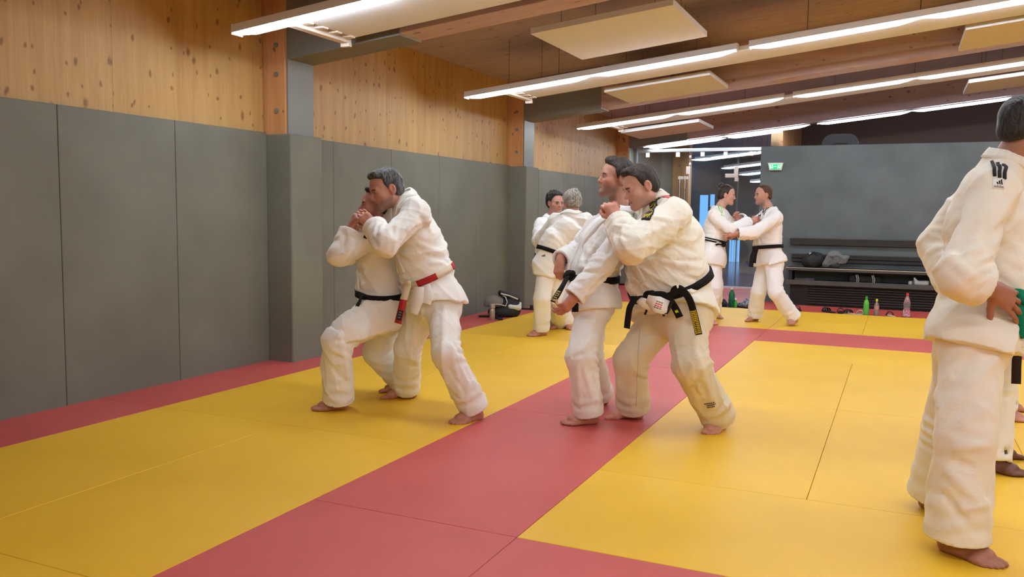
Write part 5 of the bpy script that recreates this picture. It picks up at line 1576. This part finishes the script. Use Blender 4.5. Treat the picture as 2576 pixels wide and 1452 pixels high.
bottle(2178, 793, .225, [(.034, 0), (.037, .03), (.037, .45), (.034, .58), (.036, .70), (.028, .86), (.016, .95), (.015, 1)], M['pet_green'], 'green plastic bottle standing at the edge of the far mat', M['cap_green'], .03)
bottle(2204, 794, .20, [(.028, 0), (.031, .04), (.031, .30), (.027, .42), (.031, .55), (.031, .72), (.014, .92), (.013, 1)], M['pet_clear'], 'small clear bottle with yellow cap beside the green bottle', M['cap_yellow'], .025, band=(.42, .70, .032), liquid=(.42, M['drink_lemon']), bandm=M['label_clear'])
bottle(2280, 798, .30, [(.042, 0), (.044, .04), (.043, .35), (.040, .45), (.044, .55), (.044, .66), (.030, .84), (.016, .93), (.015, 1)], M['pet_clear'], 'tall clear bottle with red cap and pink label at far mat edge', M['cap_red'], .022, band=(.05, .32, .0452), liquid=(.5, M['drink_pink']), bandm=M['label_pink'])
bottle(1840, 774, .27, [(.046, 0), (.048, .03), (.048, .46), (.042, .52), (.046, .60), (.044, .72), (.026, .88), (.016, .95), (.015, 1)], M['pet_dkgreen'], 'large green water bottle with white cap before the glass doors', M['cap_white'], .02, liquid=(.46, M['drink_green']))
bottle(1850, 775, .12, [(.022, 0), (.024, .05), (.024, .6), (.014, .85), (.013, 1)], M['cap_green'], 'little bottle with white cap beside the large green bottle', M['cap_white'], .02)

# ---- sandals and shoes along the back edge
M['rubber'] = mat('black rubber', srgb(28, 26, 26), .7)
M['strap_white'] = mat('white strap', srgb(196, 188, 178), .7)
M['sole_tan'] = mat('pale sole', srgb(190, 176, 150), .8)
def sandal(px, py, ang, label, strap, sole, z=ZL, s=1.0, thong=False):
    p = ground(px, py, z)
    r = empty('sandal', tuple(p), label, 'sandal', 'sandals left at the mat edge')
    f = A3(math.cos(ang), math.sin(ang), 0); x = A3(-f[1], f[0], 0)
    out = [(-.13, 0), (-.115, -.03), (-.04, -.033), (.05, -.046), (.11, -.036), (.135, 0), (.11, .034), (.05, .042), (-.04, .033), (-.115, .03)]
    V = [p+f*a*s+x*b_*s for a, b_ in out]+[p+f*a*s+x*b_*s+A3(0, 0, .018) for a, b_ in out]
    n = len(out)
    F = [tuple(range(n))[::-1], tuple(range(n, 2*n))]+[(i, (i+1) % n, n+(i+1) % n, n+i) for i in range(n)]
    mesh_np('sole', np.array(V), F, sole, r)
    for a in ((.02, .07) if not thong else (.03,)):
        arc = [p+f*a*s+x*(.045*math.cos(q))*s+A3(0, 0, .014+.050*math.sin(q)*s) for q in np.linspace(0, math.pi, 9)]
        bnd = Band(arc, .028, None, n=14, m=1, side=f)
        bnd.build('strap', strap, r, th=.004, inner=.004)
    return r
sandal(2084, 786, 2.3, 'black strapped sandal at the far mat edge, left one of its pair', M['rubber'], M['rubber'])
sandal(2114, 788, 1.6, 'black strapped sandal at the far mat edge, right one of its pair', M['rubber'], M['rubber'])
sandal(2139, 791, 2.2, 'sandal with pale sole next to the green bottle, left one', M['rubber'], M['sole_tan'])
sandal(2163, 793, 1.5, 'sandal with pale sole next to the green bottle, right one', M['strap_white'], M['sole_tan'])
sandal(2006, 781, 1.9, 'dark flip-flop at the far mat edge behind the bare heel', M['rubber'], M['rubber'], thong=True)
sandal(2240, 797, 1.9, 'flat dark flip-flop lying between the small bottle and the red capped bottle', M['rubber'], M['sole_tan'], thong=True)
def shoe(px, py, ang, label, m1, m2, z=ZL, s=1.0, name='shoe'):
    p = ground(px, py, z)
    r = empty(name, tuple(p), label, 'shoe', 'shoes left at the mat edge')
    f = A3(math.cos(ang), math.sin(ang), 0); x = A3(-f[1], f[0], 0)
    def W(a, b_, c_): return p+(f*a+x*b_)*s+A3(0, 0, c_*s)
    R = np.stack([f, x, HZ_], 1)
    up = [Ell(W(-.07, 0, .05), A3(.06, .038, .05)*s, R, 0), Cone(W(-.05, 0, .045), W(.09, 0, .032), .042*s, .032*s, .03), Cone(W(-.06, 0, .05), W(-.02, 0, .09), .04*s, .034*s, .02), Cone(W(-.05, 0, .075), W(-.045, 0, .14), .026*s, .026*s, .005, 'sub'), Half(W(0, 0, .016), A3(0, 0, -1), .003)]
    V, F = polygonise(up, .006); mesh_np('upper', V, F, m1, r, smooth=True)
    so = [Cone(W(-.09, 0, .012), W(.10, 0, .012), .042*s, .04*s, 0), Half(W(0, 0, .018), A3(0, 0, 1), .002), Half(W(0, 0, .001), A3(0, 0, -1), .002)]
    V, F = polygonise(so, .006); mesh_np('sole', V, F, m2, r, smooth=True)
    return r
M['shoe_dark'] = mat('dark shoe fabric', srgb(40, 40, 50), .8)
M['shoe_blue'] = mat('pale blue shoe fabric', srgb(120, 140, 156), .8); add_color_noise(M['shoe_blue'], srgb(60, 70, 86), srgb(170, 186, 196), 30, 2)
shoe(1818, 773, 2.2, 'dark trainer before the glass doors, just left of the large green bottle', M['shoe_dark'], M['rubber'])
shoe(1796, 772, 2.5, 'dark trainer before the glass doors, half hidden behind the green striped person', M['shoe_dark'], M['rubber'])
shoe(1874, 775, 2.6, 'patterned pale blue trainer right of the large green bottle', M['shoe_blue'], M['rubber'], s=1.15)

# ---- backpack, flask and flip-flops by the left wall
M['bag_grey'] = mat('grey bag fabric', srgb(128, 120, 110), .85); add_noise_bump(M['bag_grey'], 200, .3, .001)
M['bag_black'] = mat('black bag fabric', srgb(34, 32, 32), .75)
M['bag_white'] = mat('pale piping', srgb(206, 204, 196), .7)
M['flask'] = mat('brushed steel flask', srgb(188, 184, 176), .35, .6)
bp = ground(1262, 795)
bt = depth(bp)
bag = empty('sports_bag', tuple(bp), 'grey and black sports bag slumped on the mat by the wall', 'bag')
def bagp(px, py, dt): return at(px, py, bt+dt)
V, F = polygonise([Ell(bagp(1266, 785, .0), A3(.20, .17, .10), None, 0), Ell(bagp(1278, 770, .0), A3(.17, .15, .13), None, .05), Half(A3(bp[0], bp[1], .004), A3(0, 0, -1), .004)], .012, (), 4, .004)
body = mesh_np('body', V, F, M['bag_black'], bag, smooth=True)
V, F = polygonise([Ell(bagp(1248, 762, -.02), A3(.135, .13, .105), None, 0), Ell(bagp(1232, 770, .0), A3(.07, .10, .12), None, .05), Half(bagp(1246, 771, -.1), dirv(.1, .2, -1), .01)], .010, (), 5, .004)
fl_ = mesh_np('front_pocket', V, F, M['bag_grey'], bag, smooth=True)
MB().tube([bagp(1258, 739, -.06), bagp(1272, 748, -.13), bagp(1276, 760, -.15), bagp(1272, 770, -.15), bagp(1255, 766, -.17), bagp(1242, 766, -.16)], .007, 6).build('piping', M['bag_white'], fl_)
V, F = polygonise([Cone(bagp(1260, 737, -.02), bagp(1302, 752, -.02), .035, .035, 0, side=HF_, kx=2.6), Ell(bagp(1288, 757, .0), A3(.10, .12, .055), None, .03)], .010, (), 6, .002)
lid = mesh_np('top_flap', V, F, M['bag_black'], bag, smooth=True)
MB().tube([bagp(1260, 739, -.115), bagp(1280, 744, -.12), bagp(1303, 753, -.11)], .009, 6).build('piping', M['bag_white'], lid)
V, F = polygonise([Cone(bagp(1284, 772, -.14), bagp(1304, 774, -.10), .032, .034, 0), Cone(bagp(1304, 774, -.10), bagp(1308, 764, -.06), .028, .02, .02)], .008, (), 7, .002)
mesh_np('side_pocket', V, F, M['bag_white'], bag, smooth=True)
p = ground(1238, 806)
fk = empty('flask', tuple(p), 'steel drinking flask standing in front of the grey sports bag', 'flask')
MB().lathe([(.030, 0), (.033, .006), (.033, .12), (.030, .135), (.026, .145)], p, 24).build('body', M['flask'], fk, smooth=True)
MB().lathe([(.033, .148), (.034, .152), (.034, .192), (.031, .198)], p, 24).build('cap', M['flask'], fk, smooth=True)
for i_, (x_, y_, a_) in enumerate(((1228, 798, .4), (1256, 803, 2.2))):
    sandal(x_, y_, a_, 'black flip-flop with pale edge beside the flask, %s' % ('left one' if i_ == 0 else 'under the bag'), M['rubber'], M['rubber'], z=.001, thong=True, s=.9)
sandal(1332, 779, .2, 'dark flip-flop on the red border mat right of the sports bag', M['rubber'], M['rubber'], z=.001, thong=True, s=.9)

# ---- bags and clothes on the bench
def wpt(px, py, Y):
    d = ((px-IW/2)*RX_ - (py-IH/2)*UP_)/FPX + FW_
    return CAMP+d*(Y-CAMP[1])/d[1]
M['jersey_grey'] = mat('grey sweatshirt', srgb(104, 104, 102), .9); add_noise_bump(M['jersey_grey'], 40, .3, .006)
M['shoe_white'] = mat('white leather', srgb(206, 206, 202), .6)
c = wpt(2050, 648, 13.55)
o = empty('sports_bag', (c[0], 13.55, .525), 'black sports bag on the bench seat left of the grey sweatshirt', 'bag')
V, F = polygonise([Ell(A3(c[0], 13.55, .64), A3(.15, .13, .125), None, 0), Ell(A3(c[0]-.06, 13.53, .62), A3(.12, .12, .11), None, .05), Half(A3(c[0], 13.55, .526), A3(0, 0, -1), .003)], .010, (), 8, .006)
mesh_np('body', V, F, M['bag_black'], o, smooth=True)
MB().tube([(c[0]-.08, 13.46, .70), (c[0]-.05, 13.44, .76), (c[0]-.0, 13.44, .765), (c[0]+.05, 13.46, .70)], .010, 6).build('handle', M['bag_black'], o)
MB().tube([(c[0]-.075, 13.435, .735), (c[0]-.045, 13.43, .755)], .009, 6).build('buckle', M['bag_white'], o)
c = wpt(2100, 645, 13.5)
V, F = polygonise([Ell(A3(c[0], 13.52, .66), A3(.12, .10, .135), None, 0), Cone(A3(c[0]+.02, 13.47, .73), A3(c[0]+.13, 13.44, .66), .06, .05, .04), Cone(A3(c[0]+.13, 13.44, .66), A3(c[0]+.16, 13.43, .70), .05, .04, .03), Cone(A3(c[0]-.06, 13.46, .72), A3(c[0]-.11, 13.44, .60), .06, .045, .04), Half(A3(c[0], 13.5, .527), A3(0, 0, -1), .003)], .010, (), 9, .016)
o = mesh_np('sweatshirt', V, F, M['jersey_grey'], None, smooth=True)
tag(o, 'grey sweatshirt crumpled over the bench seat beside the black bag', 'clothing')
c = wpt(2175, 700, 13.45)
o = empty('sports_bag', (c[0], 13.45, .332), 'dark holdall with white striped handles on the low bench shelf', 'bag')
V, F = polygonise([Cone(A3(c[0]-.16, 13.47, .375), A3(c[0]+.17, 13.47, .37), .075, .07, 0), Half(A3(c[0], 13.4, .331), A3(0, 0, -1), .003)], .008, (), 10, .006)
mesh_np('body', V, F, M['bag_black'], o, smooth=True)
for dx in (-.10, .115):
    for q in (0, .022):
        MB().tube([(c[0]+dx+q, 13.40, .335), (c[0]+dx+q, 13.385, .40), (c[0]+dx+q-.02, 13.42, .45)], .006, 6).build('handle_stripe', M['bag_white'], o)
c = wpt(2310, 704, 13.42)
o = empty('trainer', (c[0], 13.42, .332), 'white leather trainer on the low bench shelf near the right end', 'shoe')
V, F = polygonise([Cone(A3(c[0]-.10, 13.42, .36), A3(c[0]+.12, 13.43, .365), .032, .04, 0), Cone(A3(c[0]-.02, 13.42, .38), A3(c[0]-.05, 13.41, .43), .022, .014, .02), Half(A3(c[0], 13.4, .331), A3(0, 0, -1), .003)], .006, (), 11, .003)
mesh_np('upper', V, F, M['shoe_white'], o, smooth=True)
for q in (-.075, -.055):
    MB().tube([(c[0]+q, 13.385, .335), (c[0]+q, 13.38, .37), (c[0]+q, 13.40, .395)], .006, 6).build('stripe', M['rubber'], o)
c = wpt(2035, 697, 13.42)
o = mesh_np('towel', *polygonise([Cone(A3(c[0]-.20, 13.42, .35), A3(c[0]-.02, 13.42, .348), .017, .018, 0), Cone(A3(c[0]-.02, 13.42, .35), A3(c[0]+.07, 13.41, .355), .024, .018, .02), Half(A3(c[0], 13.4, .331), A3(0, 0, -1), .003)], .007, (), 12, .004), mat('faded mauve cloth', srgb(96, 90, 100), .9), None, smooth=True)
tag(o, 'grey mauve cloth rolled on the left end of the low bench shelf', 'towel')
